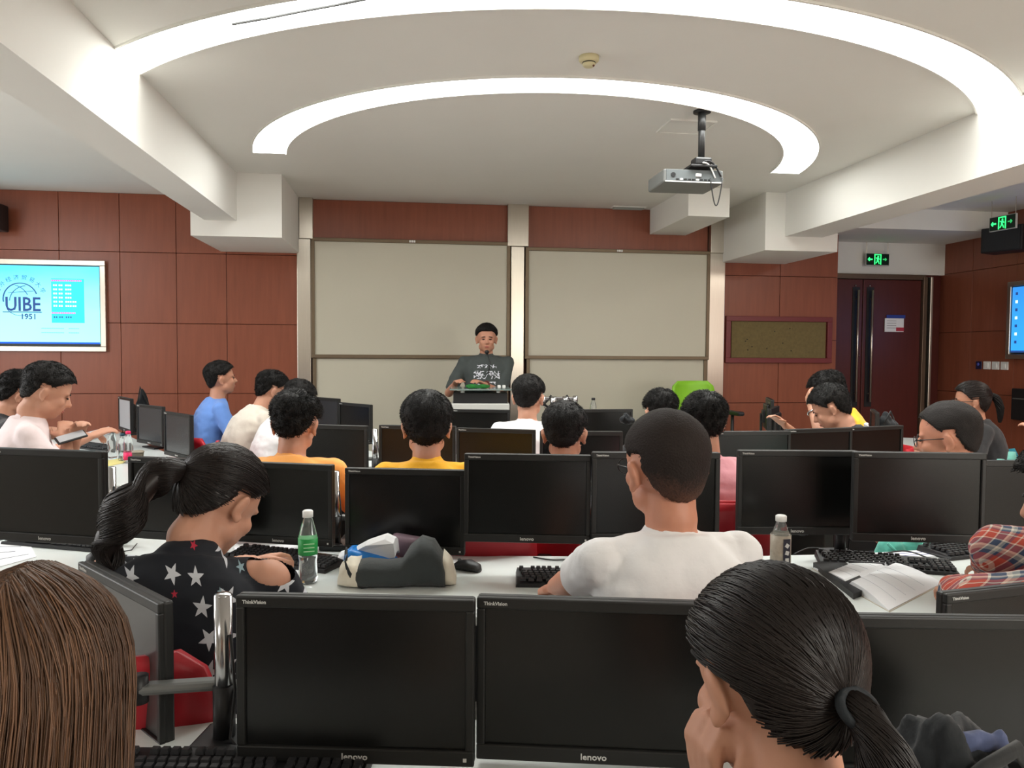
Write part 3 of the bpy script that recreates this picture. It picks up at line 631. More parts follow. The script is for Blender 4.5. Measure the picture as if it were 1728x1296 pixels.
PXM = [
 ((512, 716), (606, 718), -20, 'black monitor right of the orange T-shirt shoulder'),
 ((645, 717), (764, 719), -14, 'black monitor behind the yellow shirt head'),
 ((768, 720), (908, 727), -20, 'black monitor in front of the lectern base, under the white shirt'),
 ((914, 727), (1048, 728), -8, 'black monitor behind the head with the dark navy collar'),
 ((1198, 728), (1337, 727), -1, 'black monitor between the pink shirt and the black T-shirt person'),
 ((1338, 725), (1426, 721), 10, 'black monitor just below the black T-shirt shoulders'),
 ((1424, 722), (1524, 717), 14, 'black monitor left of the turned grey-haired head'),
 ((762, 690), (858, 692), -14, 'black monitor directly in front of the lectern cabinet'),
 ((972, 691), (1066, 690), 3, 'black monitor under the small bottle in front of the whiteboard'),
]
for a, b_, y, l in PXM: mon_px(a, b_, 1.02, y, l)
M_GLARE = mat('glaring grey screen', (0.42, 0.43, 0.45), 0.35); M_SATIN = mat('satin reflective screen', (0.035, 0.037, 0.042), 0.22, spec=0.9)  # glare and bluish sheen are put into the lighter base colours
mon_px((280, 690), (322, 705), 1.00, -52, 'slanted black monitor next to the blue T-shirt', screen=M_SATIN)
mon_px((233, 678), (276, 691), 1.00, -48, 'slanted black monitor, middle of the three left of the blue T-shirt', screen=M_SATIN)
mon_px((202, 667), (221, 675), 1.00, -58, 'slanted monitor with glare painted pale grey on its screen, by the clear bottles', screen=M_GLARE)
mon_px((572, 677), (628, 685), 1.00, -50, 'slanted black monitor between the orange T-shirt head and the lectern')
mon_px((530, 669), (566, 673), 1.02, -50, 'slanted monitor with a painted bluish sheen behind the orange T-shirt head', screen=M_SATIN)
monitor((3.17, 6.45, 1.02), 70, 'dark monitor seen nearly edge-on by the green chair', foot=True)
monitor((2.95, 5.95, 0.98), 235, 'dark monitor turned away, left of the hand on the forehead', foot=True)
monitor((3.42, 5.30, 1.00), 62+180, 'back of a black monitor with tangled cables in front of the girl in black', foot=True)
# ------------------------------------------------------------------ chrome poles with arms
def make_pole():
    t = empty('monitor_stand', (0, 0, DZ), 0, '-', 'monitor stand', 'chrome poles carrying the monitors')
    MB().box((0, 0.0, 0.012), (0.10, 0.10, 0.024), bev=0.006).build('clamp_base', M_BLACK, t)
    MB().tube([(0, 0, 0.0), (0, 0, 0.12)], 0.020, 16).build('collar', M_BLACK, t, True)
    MB().tube([(0, 0, 0.02), (0, 0, 0.29)], 0.0165, 20).ell((0, 0, 0.29), (0.0165, 0.0165, 0.005)).build('pole', M_CHROME, t, True)
    for s in (-1, 1):
        a = MB().box((s*0.085, 0.0, 0.115), (0.15, 0.034, 0.020), rot=(0, 0, -s*0.25), bev=0.008).build('arm', M_GREYM, t)
        MB().tube([(s*0.155, -0.018, 0.09), (s*0.155, -0.018, 0.14)], 0.018, 12).build('joint', M_BLACK, a, True)
    MB().tube([(0.018, -0.01, 0.22), (0.03, -0.02, 0.12), (0.02, -0.02, 0.03), (0.06, -0.05, 0.01)], 0.003, 6).build('cable', M_BLACK, t, True)
    return t
POLE0 = make_pole(); reg(POLE0); pu = [False]
def stand(x, y, rz, label):
    o = POLE0 if not pu[0] else copy_tree(POLE0); pu[0] = True; o.location = (x, y, DZ); o.rotation_euler = (0, 0, rz); o['label'] = label
for (x, y), rz, l in (((379, 1262), -0.2, 'chrome pole beside the huge front monitor, above the red chair'), ((190, 915), -0.3, 'chrome pole left of the long wavy ponytail'), ((566, 925), -0.2, 'chrome pole between two monitors, right of the green-labelled bottle'), ((1002, 938), -0.1, 'chrome pole foot showing left of the white T-shirt shoulder'), ((1417, 940), 0, 'chrome pole foot in front of the teal shirt'), ((633, 808), -0.2, 'chrome pole left of the yellow shirt')):
    p = onZ(x, y, DZ); stand(p.x, p.y, rz, l)

# ------------------------------------------------------------------ chairs
def make_chair(m, name='office_chair'):
    t = empty(name, (0, 0, 0), 0, '-', 'chair', 'red shell chairs of the students')
    rings = []
    for zz, hw, yy in ((0.50, 0.17, -0.19), (0.56, 0.205, -0.205), (0.66, 0.215, -0.225), (0.78, 0.21, -0.245), (0.85, 0.19, -0.26), (0.885, 0.14, -0.268)):
        r = []
        for k in range(12): u = -1+2*k/11; r.append(Vector((hw*u, yy+0.05*(u*u), zz)))
        for k in range(12): u = 1-2*k/11; r.append(Vector((hw*u, yy+0.05*(u*u)-0.018, zz)))
        rings.append(r)
    MB().loft(rings).build('backrest', m, t, True)
    MB().box((0, 0.02, 0.455), (0.43, 0.42, 0.045), bev=0.02).build('seat', m, t)
    MB().box((0, -0.20, 0.45), (0.09, 0.06, 0.16), bev=0.01).build('back_support', M_BLACK, t)
    MB().tube([(0, 0, 0.10), (0, 0, 0.44)], 0.025, 12).build('gas_column', M_BLACK, t, True)
    for s in (-1, 1):
        a = MB().box((s*0.255, 0.02, 0.665), (0.06, 0.25, 0.03), bev=0.012).build('armrest', M_BLACK, t); MB().tube([(s*0.20, 0.0, 0.44), (s*0.255, 0.0, 0.47), (s*0.255, 0.0, 0.655)], 0.014, 8).build('armrest_post', M_BLACK, a, True)
    for k in range(5):
        a = 2*PI*k/5; l = MB().tube([(0, 0, 0.11), (0.27*math.cos(a), 0.27*math.sin(a), 0.075)], [0.022, 0.016], 8).build('base_leg', M_BLACK, t, True)
        MB().ell((0.27*math.cos(a), 0.27*math.sin(a), 0.030), (0.024, 0.024, 0.03)).build('caster', M_BLACK, l, True)
    return t
CH0 = make_chair(M_RED); reg(CH0); cu = [False]
def chair(x, y, rz, label):
    o = CH0 if not cu[0] else copy_tree(CH0); cu[0] = True; o.location = (x, y, G0); o.rotation_euler = (0, 0, rz); o['label'] = label; return o
# ------------------------------------------------------------------ people
SK = Vector((0, -0.010, 0.030)); SR = (0.081, 0.097, 0.090)     # skull centre and radii (head frame: x right, y face, z up)
def head_prims(b, T, s=1.0, ear=True):
    P = lambda x, y, z: T @ (Vector((x, y, z))*s)
    e3 = T.to_3x3().to_euler()
    def E(c, r, rot=(0, 0, 0)): Rm = T.to_3x3() @ rotm(rot); b.ell(P(*c), tuple(q*s for q in r), rot=Rm.to_euler(), nu=20, nv=14)
    E(tuple(SK), SR); E((0, 0.030, -0.030), (0.060, 0.060, 0.078)); E((0, 0.052, -0.082), (0.030, 0.030, 0.024))
    for q in (-1, 1):
        E((q*0.043, 0.012, -0.058), (0.024, 0.034, 0.030)); E((q*0.034, 0.062, -0.022), (0.024, 0.022, 0.024)); E((q*0.028, 0.074, 0.022), (0.024, 0.014, 0.008))
        if ear:
            E((q*0.0840, -0.014, -0.006), (0.009, 0.018, 0.031), (0, q*0.30, q*0.35)); E((q*0.082, -0.006, -0.032), (0.008, 0.011, 0.013))
    b.cap2(P(0, 0.083, 0.012), P(0, 0.104, -0.022), 0.008*s, 0.0125*s); E((0, 0.094, -0.026), (0.018, 0.012, 0.009))
    E((0, 0.083, -0.052), (0.024, 0.012, 0.006)); E((0, 0.081, -0.062), (0.020, 0.012, 0.007)); b.cap2(P(0, -0.012, -0.04), P(0, -0.03, -0.10), 0.050*s, 0.050*s)
def face_parts(root, T, s, glasses=None, beard=False):
    M4 = T
    for q in (-1, 1):
        o = MB().ell((q*0.029, 0.0835, 0.004), (0.0125, 0.005, 0.0045)).build('eye', M_EYE, root, True, False); o.matrix_local = M4 @ Matrix.Scale(s, 4)
        o = MB().ell((q*0.030, 0.0865, 0.024), (0.018, 0.004, 0.0032), rot=(0, q*0.12, 0)).build('eyebrow', M_HAIR, root, True, False); o.matrix_local = M4 @ Matrix.Scale(s, 4)
    o = MB().ell((0, 0.0885, -0.054), (0.021, 0.008, 0.0045)).ell((0, 0.087, -0.061), (0.017, 0.008, 0.0045)).build('lips', M_LIP, root, True, False); o.matrix_local = M4 @ Matrix.Scale(s, 4)
def glasses_part(root, T, s, m):
    b = MB()
    for q in (-1, 1):
        pts = [(q*0.033+0.025*math.cos(a), 0.099, 0.002+0.018*math.sin(a)) for a in [2*PI*k/16 for k in range(17)]]; b.tube(pts, 0.0016, 5)
        b.tube([(q*0.058, 0.097, 0.006), (q*0.078, 0.06, 0.008), (q*0.0825, 0.0, 0.006), (q*0.082, -0.022, -0.022)], 0.0018, 5)
    b.tube([(-0.010, 0.102, 0.004), (0.010, 0.102, 0.004)], 0.0016, 5); o = b.build('glasses', m, root, True); o.matrix_local = T @ Matrix.Scale(s, 4)
def sm(a, b, x): t = max(0, min(1, (x-a)/(b-a))); return t*t*(3-2*t)
def hairline(d, front=0.50, side=-0.10, back=-0.80):
    y = d.y; l = (side+(front-side)*sm(0.05, 0.80, y)) if y > 0 else side+(back-side)*sm(0.0, 0.75, -y)
    if abs(d.x) > 0.80 and -0.25 < y < 0.15: l = max(l, 0.02)
    return d.z-l
def surf(d, th):
    k = 1+0.30*sm(0.0, 0.7, -d.z)*sm(-0.25, 0.35, -d.y)
    return Vector((SK.x+(SR[0]+th)*d.x, SK.y+(SR[1]+th)*d.y, SK.z+(SR[2]*k+th)*d.z))
HAIRS = {}
def hair_mesh(key, th=0.016, thlow=0.004, front=0.50, side=-0.10, back=-0.80, ns=0, sl=0.30, sr=0.0009, lump=0.004, nf=38, seed=1, style='short', tie=None, m=None, up=1.0, rise=0.004, wet=1.0):
    if key in HAIRS: return HAIRS[key]
    R_ = random.Random(seed); bm = bmesh.new(); bmesh.ops.create_icosphere(bm, subdivisions=5, radius=1.0)
    def thick(d):
        h = hairline(d, front, side, back); k = sm(-0.02, 0.10, h); full = thlow+(th-thlow)*sm(-0.25, 0.55, d.z*up+0.15*max(0, d.y))
        return k, full
    for v in bm.verts:
        d = v.co.normalized(); k, full = thick(d); nn = noise.noise(d*nf*0.12+Vector((seed, 0, 0)))*lump+noise.noise(d*nf)*lump*0.35
        v.co = surf(d, -0.012+(full+nn*sm(0, 0.2, k)+0.012)*k)
    b = MB(); bm.verts.index_update(); b.add([v.co.copy() for v in bm.verts], [[v.index for v in f.verts] for f in bm.faces]); bm.free()
    cr = Vector((0.12, -0.42, 0.9)).normalized(); n = 0; tries = 0
    while n < ns and tries < ns*8:
        tries += 1; z = R_.uniform(-1, 1); a = R_.uniform(0, 2*PI); q = math.sqrt(1-z*z); d = Vector((q*math.cos(a), q*math.sin(a), z))
        if hairline(d, front, side, back) < 0.03: continue
        k, full = thick(d); n += 1; L = sl*R_.uniform(0.6, 1.3); K = 5 if style == 'short' else 9; pts = []
        if style == 'short':
            tg = (d-cr*d.dot(cr)); tg = tg.normalized() if tg.length > 0.05 else Vector((R_.uniform(-1, 1), R_.uniform(-1, 1), 0)).normalized()
            tg = (tg+Vector((R_.gauss(0, .35), R_.gauss(0, .35), R_.gauss(0, .25)))).normalized()
            for i in range(K):
                u = i/(K-1); dd = (d+tg*(L*u)).normalized(); kk, ff = thick(dd); pts.append(surf(dd, full-0.003+rise*u*R_.uniform(0.5, 1.3)+ (ff-full)*0.5*u))
        else:
            td = Vector(tie).normalized(); ang = d.angle(td); ax = d.cross(td)
            if ax.length < 1e-3: continue
            ax.normalize(); wob = R_.uniform(-0.05, 0.05); off = R_.uniform(0.0, 0.0035)
            u0 = 0.0; u1 = 0.97
            for i in range(K):
                u = u0+(u1-u0)*i/(K-1); dd = Matrix.Rotation(ang*u, 3, ax) @ d; kk, ff = thick(dd); dd2 = (dd+Vector((wob, 0, wob))*math.sin(PI*u)).normalized(); pts.append(surf(dd2, max(ff, 0.006)+off+0.0015*math.sin(PI*u)))
        b.tube(pts, [sr*(1-0.6*i/(len(pts)-1)) if style == 'short' else sr for i in range(len(pts))], 3, cap=False)
    me = b.mesh('hair', m or M_HAIR, True); HAIRS[key] = me; return me
def two_bone(S, Hn, l1, l2, hint):
    d = Hn-S; L = min(d.length, (l1+l2)*0.999); u = d.normalized(); a = (l1*l1-l2*l2+L*L)/(2*L); h = math.sqrt(max(0, l1*l1-a*a)); hv = (hint-u*hint.dot(u)).normalized(); return S+u*a+hv*h, S+u*L
def hand_prims(b, W, d, pn, curl=0.5, side=1, s=1.0):
    """palm from wrist W along d, pn = palm normal (towards what is held)"""
    d = d.normalized(); pn = (pn-d*pn.dot(d)).normalized(); sd = d.cross(pn)*side
    ax = lambda v, t: v
    for k in range(4):
        o = (k-1.5)*0.0195*s; base = W+d*0.082*s+sd*o; L = [0.034, 0.038, 0.036, 0.028][k]*s; p0 = W+d*0.02*s+sd*o*0.75; b.cap2(p0, base, 0.014*s, 0.0105*s, 10)
        a = curl*0.5; cur = base; dr = d
        for j in range(3):
            a2 = curl*(0.45+0.75*j); dr = (d*math.cos(a2)+pn*math.sin(a2)); nx = cur+dr*L*(1, 0.72, 0.55)[j]; b.cap2(cur, nx, (0.0098-0.0012*j)*s, (0.0088-0.0013*j)*s, 10); cur = nx
    t0 = W+d*0.025*s-sd*0.026*s; t1 = t0+(d*0.6-sd*0.8+pn*0.25)*0.036*s; t2 = t1+(d*0.9-sd*0.15+pn*0.45)*0.030*s; t3 = t2+(d*0.9+sd*0.1+pn*0.4)*0.022*s
    b.cap2(W+d*0.012*s-sd*0.012*s, t0, 0.015*s, 0.014*s, 10).cap2(t0, t1, 0.013*s, 0.011*s, 10).cap2(t1, t2, 0.0105*s, 0.0095*s, 10).cap2(t2, t3, 0.0095*s, 0.008*s, 10)
def person(label, hc, face=0, lean=12, hyaw=0, hpitch=8, hroll=0, shirt=None, hair=None, hairm=None, hands=None, w=1.0, sleeve=0.62, vox=0.008, glasses=None, faceon=False,
           stand=False, side=0.0, skin=None, hs=1.08, chairl=None, neckl=0.0, extra=None, collar=0.0, shoff=0.008, neckopen=0.0, curl=0.6, elbow_out=1.0, hpn=None, seat=0.47, tl=(0.40, 0.60), bulge=0.0, hands_s=1.0, hole=None, hints=None):
    fa = math.radians(face); L = math.radians(lean); Rz = Matrix.Rotation(fa, 3, 'Z'); skin = skin or M_SKIN
    RH = Matrix.Rotation(math.radians(hyaw), 3, 'Z') @ Matrix.Rotation(math.radians(-hpitch), 3, 'X') @ Matrix.Rotation(math.radians(hroll), 3, 'Y')
    hz = 0.95 if stand else seat+0.09; hc = Vector(hc)-Vector((0, 0, G0))
    L1, L2 = L*0.7, L*1.25; dirs = lambda a: Vector((math.sin(side)*1.0, math.sin(a), math.cos(a))).normalized()
    d1, d2 = dirs(L1), dirs(L2); dn = dirs(L2*0.8+0.10)
    head_off = dn*(0.018+neckl) + RH @ Vector((0, 0.016, 0.108*hs))
    T = (hc.z-hz-head_off.z)/(0.5*d1.z+0.5*d2.z)
    if T < tl[0] or T > tl[1]:
        T2 = max(tl[0], min(tl[1], T)); hz += (T-T2)*(0.5*d1.z+0.5*d2.z); T = T2
    hip = Vector((0, 0, hz)); mid = hip+d1*T*0.5; N = mid+d2*T*0.5; HC = N+head_off
    base = hc - (Rz @ HC); root = empty('person', (base.x, base.y, G0), fa, label, 'person')
    MH4 = Matrix.Translation(HC) @ RH.to_4x4()
    def spine(t): 
        if t < 0.5: return hip.lerp(mid, t/0.5), dirs(L1*(0.6+0.8*t))
        return mid.lerp(N, (t-0.5)/0.5), dirs(L1+(L2-L1)*(t-0.4)/0.6)
    sw = 0.168*w
    def torso(b, inf, top=1.0):
        rings = []
        for t, hw, hd, oy in ((-0.14, 0.13, 0.09, 0), (0.0, 0.165, 0.115, 0), (0.16, 0.158, 0.112, 0.003), (0.34, 0.148, 0.105, 0.006), (0.52, 0.155, 0.108, 0.006), (0.66, 0.170, 0.112, 0.004), (0.77, 0.172, 0.106, 0.0), (0.86, 0.150, 0.088, -0.004), (0.94, 0.100, 0.068, -0.006), (0.985, 0.066, 0.058, -0.008)):
            p, dd = spine(max(t, 0)); p = p+dd*(T*min(t, 0)); fy = Vector((0, dd.z, -dd.y)).normalized(); hw2 = hw*w+inf; hd2 = hd*(0.6+0.4*w)+inf+bulge*max(0, 1-abs(t-0.25)/0.35)
            r = []
            for k in range(24):
                a = 2*PI*k/24; ca, sa = math.cos(a), math.sin(a); ex = 0.80
                r.append(p+Vector((1, 0, 0))*(hw2*math.copysign(abs(ca)**ex, ca))+fy*(oy+hd2*math.copysign(abs(sa)**ex, sa)))
            rings.append(r)
        b.loft(rings); return b
    ps, ds = spine(0.862); NB = N+dn*0.02
    SH = {s: ps+Vector((s*sw, 0, 0))+Vector((0, 0.004, 0)) for s in (-1, 1)}
    hands = hands or {}
    arm = {}
    for s in (-1, 1):
        tgt = hands.get('R' if s == 1 else 'L', (s*0.15, 0.40, DZ-G0+0.035) if not stand else (s*0.25, 0.05, 0.80)); 
        if len(tgt) == 4: tgt = Rz.transposed() @ (Vector(tgt[:3])-Vector((base.x, base.y, G0)))
        e, hnd = two_bone(SH[s], Vector(tgt), 0.285*(0.5+0.5*w), 0.245, (Rz.transposed() @ Vector(hints['R' if s == 1 else 'L'])) if hints and ('R' if s == 1 else 'L') in hints else Vector((s*0.7*elbow_out, -0.35, -0.65))); arm[s] = (e, hnd)
    # skin body, one surface
    b = MB(); torso(b, -0.004); head_prims(b, MH4, hs)
    b.cap2(N-d2*0.05, HC+RH@Vector((0, -0.022, -0.055)), 0.062*(0.6+0.4*w), 0.052*hs, 16)
    for s in (-1, 1):
        e, hnd = arm[s]; S = SH[s]; b.cap2(N-d2*0.046+Vector((s*0.034, -0.012, 0)), S, 0.046, 0.049, 14)
        b.ell(S, (0.054, 0.054, 0.054), nu=16, nv=10); b.cap2(S, e, 0.047, 0.040, 14); mid_ = e.lerp(hnd, 0.35); b.cap2(e, mid_, 0.040, 0.037, 14).cap2(mid_, hnd, 0.037, 0.025, 14)
        fd = (hnd-e).normalized(); pn = Vector((hpn or {}).get('R' if s == 1 else 'L', (-s*0.25, 0.0, -1))); hand_prims(b, hnd+fd*0.008, fd, pn, curl, side=-s, s=hands_s)
        kn = Vector((s*0.10, 0.42, 0.50)) if not stand else Vector((s*0.09, 0.02, 0.50)); ft = Vector((s*0.10, 0.44, 0.07)) if not stand else Vector((s*0.10, 0.0, 0.08))
        hp = Vector((s*0.085, 0.0, hz)); b.cap2(hp, kn, 0.06, 0.045).cap2(kn, ft, 0.042, 0.032).cap2(ft, ft+Vector((0, 0.14, -0.035)), 0.03, 0.025)
    body = link('body', fuse(b, vox, 2), root); body.data.materials.append(skin)
    # shirt
    if shirt:
        b = MB(); torso(b, 0.010+shoff)
        for s in (-1, 1):
            e, hnd = arm[s]; S = SH[s]
            if neckopen < 2: b.cap2(N-d2*(0.050)+Vector((s*0.036, -0.012, 0)), S, 0.053, 0.051+shoff*0.6, 14)
            if sleeve <= 0: continue
            r0, r1 = 0.054+shoff, 0.052+shoff; q = min(1, sleeve); E2 = S.lerp(e, q); b.cap2(S, E2, r0, r1, 14)
            if sleeve > 1: F2 = e.lerp(hnd, sleeve-1); b.cap2(e, F2, r1, 0.038+shoff*0.5, 14)
        b.cap2(N-d2*0.075, N-d2*0.028, 0.075, 0.064*(0.6+0.4*w)+0.006+collar, 18)
        fz = random.uniform(0, 50)
        dsp = lambda c: 0.0055*noise.noise(Vector((c.x*9+fz, c.y*9, c.z*16)))+0.0025*noise.noise(Vector((c.x*28, c.y*28+fz, c.z*30)))
        shm = fuse(b, vox*1.05, 2, dsp)
        if hole:
            bm = bmesh.new(); bm.from_mesh(shm)
            for s in hole: 
                c = SH[s]+d2*0.050+Vector((s*0.015, -0.025, 0)); bmesh.ops.delete(bm, geom=[v for v in bm.verts if (v.co-c).length < 0.060], context='VERTS')
                for v in bm.verts:
                    if v.is_boundary and (v.co-c).length < 0.075: v.co = c+(v.co-c).normalized()*0.0605
            bm.to_mesh(shm); bm.free()
        sh = link('shirt', shm, root); sh.data.materials.append(shirt)
        ring = []
        cN = N-d2*0.010; fy = Vector((0, d2.z, -d2.y)); rc = 0.059*(0.6+0.4*w)+collar
        for k in range(25): a = 2*PI*k/24; ring.append(cN+Vector((rc*1.05*math.cos(a), 0, 0))+fy*(rc*0.95*math.sin(a)+0.002)-d2*(0.012*max(0, math.sin(a))))
        if neckopen < 0.5: MB().tube(ring, 0.0065, 8, cap=False).build('collar', shirt, root, True)
    # trousers and shoes
    b = MB(); b.ell((0, 0, hz-0.01), (0.175*w, 0.13, 0.10))
    for s in (-1, 1):
        kn = Vector((s*0.10, 0.42, 0.50)) if not stand else Vector((s*0.09, 0.02, 0.50)); ft = Vector((s*0.10, 0.44, 0.12)) if not stand else Vector((s*0.10, 0.0, 0.12)); b.cap2(Vector((s*0.085, 0.0, hz)), kn, 0.082, 0.062).cap2(kn, ft, 0.06, 0.048)
    tr = link('trousers', fuse(b, 0.02, 2), root); tr.data.materials.append(M_TROUS)
    for s in (-1, 1):
        y0 = 0.44 if not stand else 0.0; MB().loft([[Vector((s*0.10+hw*math.cos(2*PI*k/12), y0+yy, max(0.002, zc+hh*math.sin(2*PI*k/12)))) for k in range(12)] for yy, hw, hh, zc in ((-0.07, 0.025, 0.04, 0.045), (-0.04, 0.038, 0.055, 0.055), (0.05, 0.042, 0.045, 0.045), (0.13, 0.046, 0.03, 0.03), (0.19, 0.025, 0.018, 0.02))]).build('shoe', M_SHOE, root, True)
    if hair:
        h = link('hair', hair, root); h.matrix_local = MH4 @ Matrix.Scale(hs, 4)
        if hairm: h.data = hair.copy(); h.data.materials.clear(); h.data.materials.append(hairm)
    if faceon: face_parts(root, MH4, hs)
    if glasses: glasses_part(root, MH4, hs, glasses)
    if chairl: chair(base.x, base.y, fa, chairl)
    if extra: extra(root, MH4, arm, N, SH)
    return root
def strand_bundle(root, name, m, spine_pts, widths, n, sr, wave=0.0, wf=3.0, seed=2, sides=3, K=14, flat=1.0, M4=None):
    """hair lock made of many fine strands following a spine (root frame)"""
    R_ = random.Random(seed); P = [Vector(p) for p in spine_pts]; L = len(P)-1
    def at(u):
        x = max(0, min(L-1e-6, u*L)); i = int(x); f = x-i; p0, p1, p2, p3 = P[max(i-1, 0)], P[i], P[min(i+1, L)], P[min(i+2, L)]
        return 0.5*((2*p1)+(-p0+p2)*f+(2*p0-5*p1+4*p2-p3)*f*f+(-p0+3*p1-3*p2+p3)*f**3), widths[i]+(widths[min(i+1, L)]-widths[i])*f
    b = MB()
    core = []
    for i in range(K+1): c, wd = at(i/K); core.append((c, wd))
    b.tube([c for c, _ in core], [max(0.003, wd*0.80) for _, wd in core], 14)
    for k in range(n):
        a = R_.uniform(0, 2*PI); rr = math.sqrt(R_.uniform(0.55, 1.15)); ph = R_.uniform(0, 0.9)+a*1.0; end = R_.uniform(0.8, 1.0); pts = []
        for i in range(K):
            u = end*i/(K-1); c, wd = at(u); t = (at(min(1, u+0.02))[0]-at(max(0, u-0.02))[0]).normalized(); x = t.cross(Vector((0.3, 0.2, 1))).normalized(); y = t.cross(x)
            ww = wave*math.sin(wf*2*PI*u+ph)*min(1, u*3); ww2 = wave*0.6*math.cos(wf*2*PI*u*1.1+ph*1.3)*min(1, u*3)
            pts.append(c+x*(wd*rr*math.cos(a)+ww)+y*(wd*rr*math.sin(a)*flat+ww2))
        b.tube(pts, [sr]*(K-1)+[sr*0.3], sides, cap=False)
    o = link(name, b.mesh(name, m, True), root)
    if M4 is not None: o.matrix_local = M4
    return o
# ------------------------------------------------------------------ the people
HS = hair_mesh('short', th=0.019, thlow=0.004, ns=3000, sl=0.20, sr=0.0012, seed=3, rise=0.006, front=0.42)
HS2 = hair_mesh('full', th=0.024, thlow=0.012, ns=3600, sl=0.24, sr=0.0013, seed=5, back=-0.95, side=-0.25, rise=0.006, front=0.42)
HS3 = hair_mesh('tousled', th=0.022, thlow=0.006, ns=3000, sl=0.22, sr=0.0013, seed=9, lump=0.008, rise=0.011, back=-0.86)
HBZ = hair_mesh('crew', th=0.009, thlow=0.0025, ns=5000, sl=0.05, sr=0.0005, seed=11, m=M_HAIRB, lump=0.001, rise=0.003, back=-0.93)
HLN = hair_mesh('tied', th=0.014, thlow=0.010, back=-0.90, side=-0.10, front=0.45, ns=2800, sr=0.0011, style='tied', tie=(0.10, -0.93, -0.42), seed=13, m=M_HAIRP, lump=0.003)
HLN2 = hair_mesh('tied high', th=0.016, thlow=0.010, back=-0.92, side=-0.25, front=0.45, ns=1400, sr=0.0012, style='tied', tie=(-0.05, -0.97, 0.15), seed=17, m=M_HAIRP, lump=0.003)
HLN3 = hair_mesh('tied low', th=0.016, thlow=0.010, back=-0.92, side=-0.12, front=0.40, ns=2600, sr=0.0010, style='tied', tie=(-0.35, -0.92, -0.12), seed=19, m=M_HAIRP, lump=0.003)
G_BLACK = mat('black glasses', (0.01, 0.01, 0.012), 0.3); G_METAL = mat('metal glasses', (0.25, 0.24, 0.22), 0.3, metal=0.8)
def lock(root, MH4, name, m, pts, wd, n, sr, **k): return strand_bundle(root, name, m, pts, wd, n, sr, M4=MH4, **k)
# lecturer
def lect_x(root, MH4, arm, N, SH):
    e, h = arm[-1]; d = (h-e).normalized(); p = h-d*0.02; b = MB(); x = d.orthogonal().normalized(); y = d.cross(x)
    b.tube([p+(x*math.cos(a)+y*math.sin(a))*0.033 for a in [2*PI*k/16 for k in range(17)]], 0.009, 8, cap=False); o = b.build('watch_strap', mat('dark red strap', (0.09, 0.012, 0.012), 0.5), root, True)
    o = MB().ell((0, 0.074, -0.105), (0.020, 0.018, 0.022)).tube([(0, 0.075, -0.11), (-0.03, 0.10, -0.20), (-0.01, 0.12, -0.30)], 0.004, 6).build('headset_microphone', M_BLACK, root, True); o.matrix_local = MH4
person('person with short black hair in a charcoal printed T-shirt, standing behind the lectern', atd(821, 573, 6.85), face=177, lean=4, hpitch=3, shirt=tc_print(), hair=HS, faceon=True, stand=True, w=1.14, bulge=0.05, skin=M_SKIN2,
       hands={'R': (*atd(768, 648, 6.62), 1), 'L': (*atd(818, 649, 6.60), 1)}, sleeve=0.80, extra=lect_x, hs=1.07, tl=(0.4, 0.62), elbow_out=0.5, neckl=0.005)
# chestnut-haired, nearest left
def brown_x(root, MH4, arm, N, SH):
    R_ = random.Random(4); b = MB(); bw = MB()
    for k in range(6500):
        a = R_.uniform(0, 2*PI); part = R_.uniform(-1, 1); d0 = Vector((0.015*math.copysign(1, math.cos(a))+R_.gauss(0, 0.02), 0.55*math.sin(a)+0.12*part, 0.85)).normalized()
        out = Vector((math.cos(a), math.sin(a), 0))
        if out.y > 0.62: continue
        pts = []; th = 0.013+R_.uniform(0, 0.012); ln = R_.uniform(0.32, 0.50); wv = R_.uniform(-0.006, 0.006); ph = R_.uniform(0, 6)
        d1 = Vector((out.x, out.y, R_.uniform(-0.35, 0.10))).normalized(); K1 = 6; K2 = 7
        for i in range(K1): dd = (d0*(1-i/K1)+d1*(i/K1)).normalized(); pts.append(surf(dd, th))
        p = surf(d1, th); pts[-1] = pts[-1].lerp(p, 0.5); flare = R_.uniform(-0.15, 0.30)
        for i in range(K2):
            u = i/(K2-1); pts.append(p+Vector((out.x*(flare*u*u*0.26)+wv*math.sin(4*u+ph)-0.004*u, out.y*(flare*u*u*0.26)+wv*math.cos(4*u+ph)-0.02*u, -ln*u)))
        for _ in range(3): pts = [pts[0]]+[(pts[q-1]+pts[q]*2+pts[q+1])/4 for q in range(1, len(pts)-1)]+[pts[-1]]
        (bw if R_.random() < 0.3 else b).tube(pts, [0.0011]*(len(pts)-1)+[0.0004], 3, cap=False)
    core = []
    for z, rx, ry in ((0.03, 0.086, 0.10), (-0.03, 0.088, 0.098), (-0.12, 0.086, 0.085), (-0.25, 0.082, 0.065), (-0.40, 0.070, 0.045)):
        core.append([Vector((rx*math.cos(2*PI*k/20), -0.035+ry*math.sin(2*PI*k/20)*0.75, z)) for k in range(20)])
    o = MB().loft(core).build('hair_underlayer', M_HAIRWD, root, True); o.matrix_local = MH4
    o = link('long_hair', b.mesh('long_hair', M_HAIRW, True), root); o.matrix_local = MH4
    o = link('hair_highlights', bw.mesh('hair_highlights', mat('light chestnut hair', (0.155, 0.078, 0.042), 0.42, noise_amt=0.3), True), root); o.matrix_local = MH4
HW = hair_mesh('chestnut cap', th=0.014, thlow=0.012, back=-0.95, side=-0.5, front=0.45, m=M_HAIRWD, lump=0.002, seed=21)
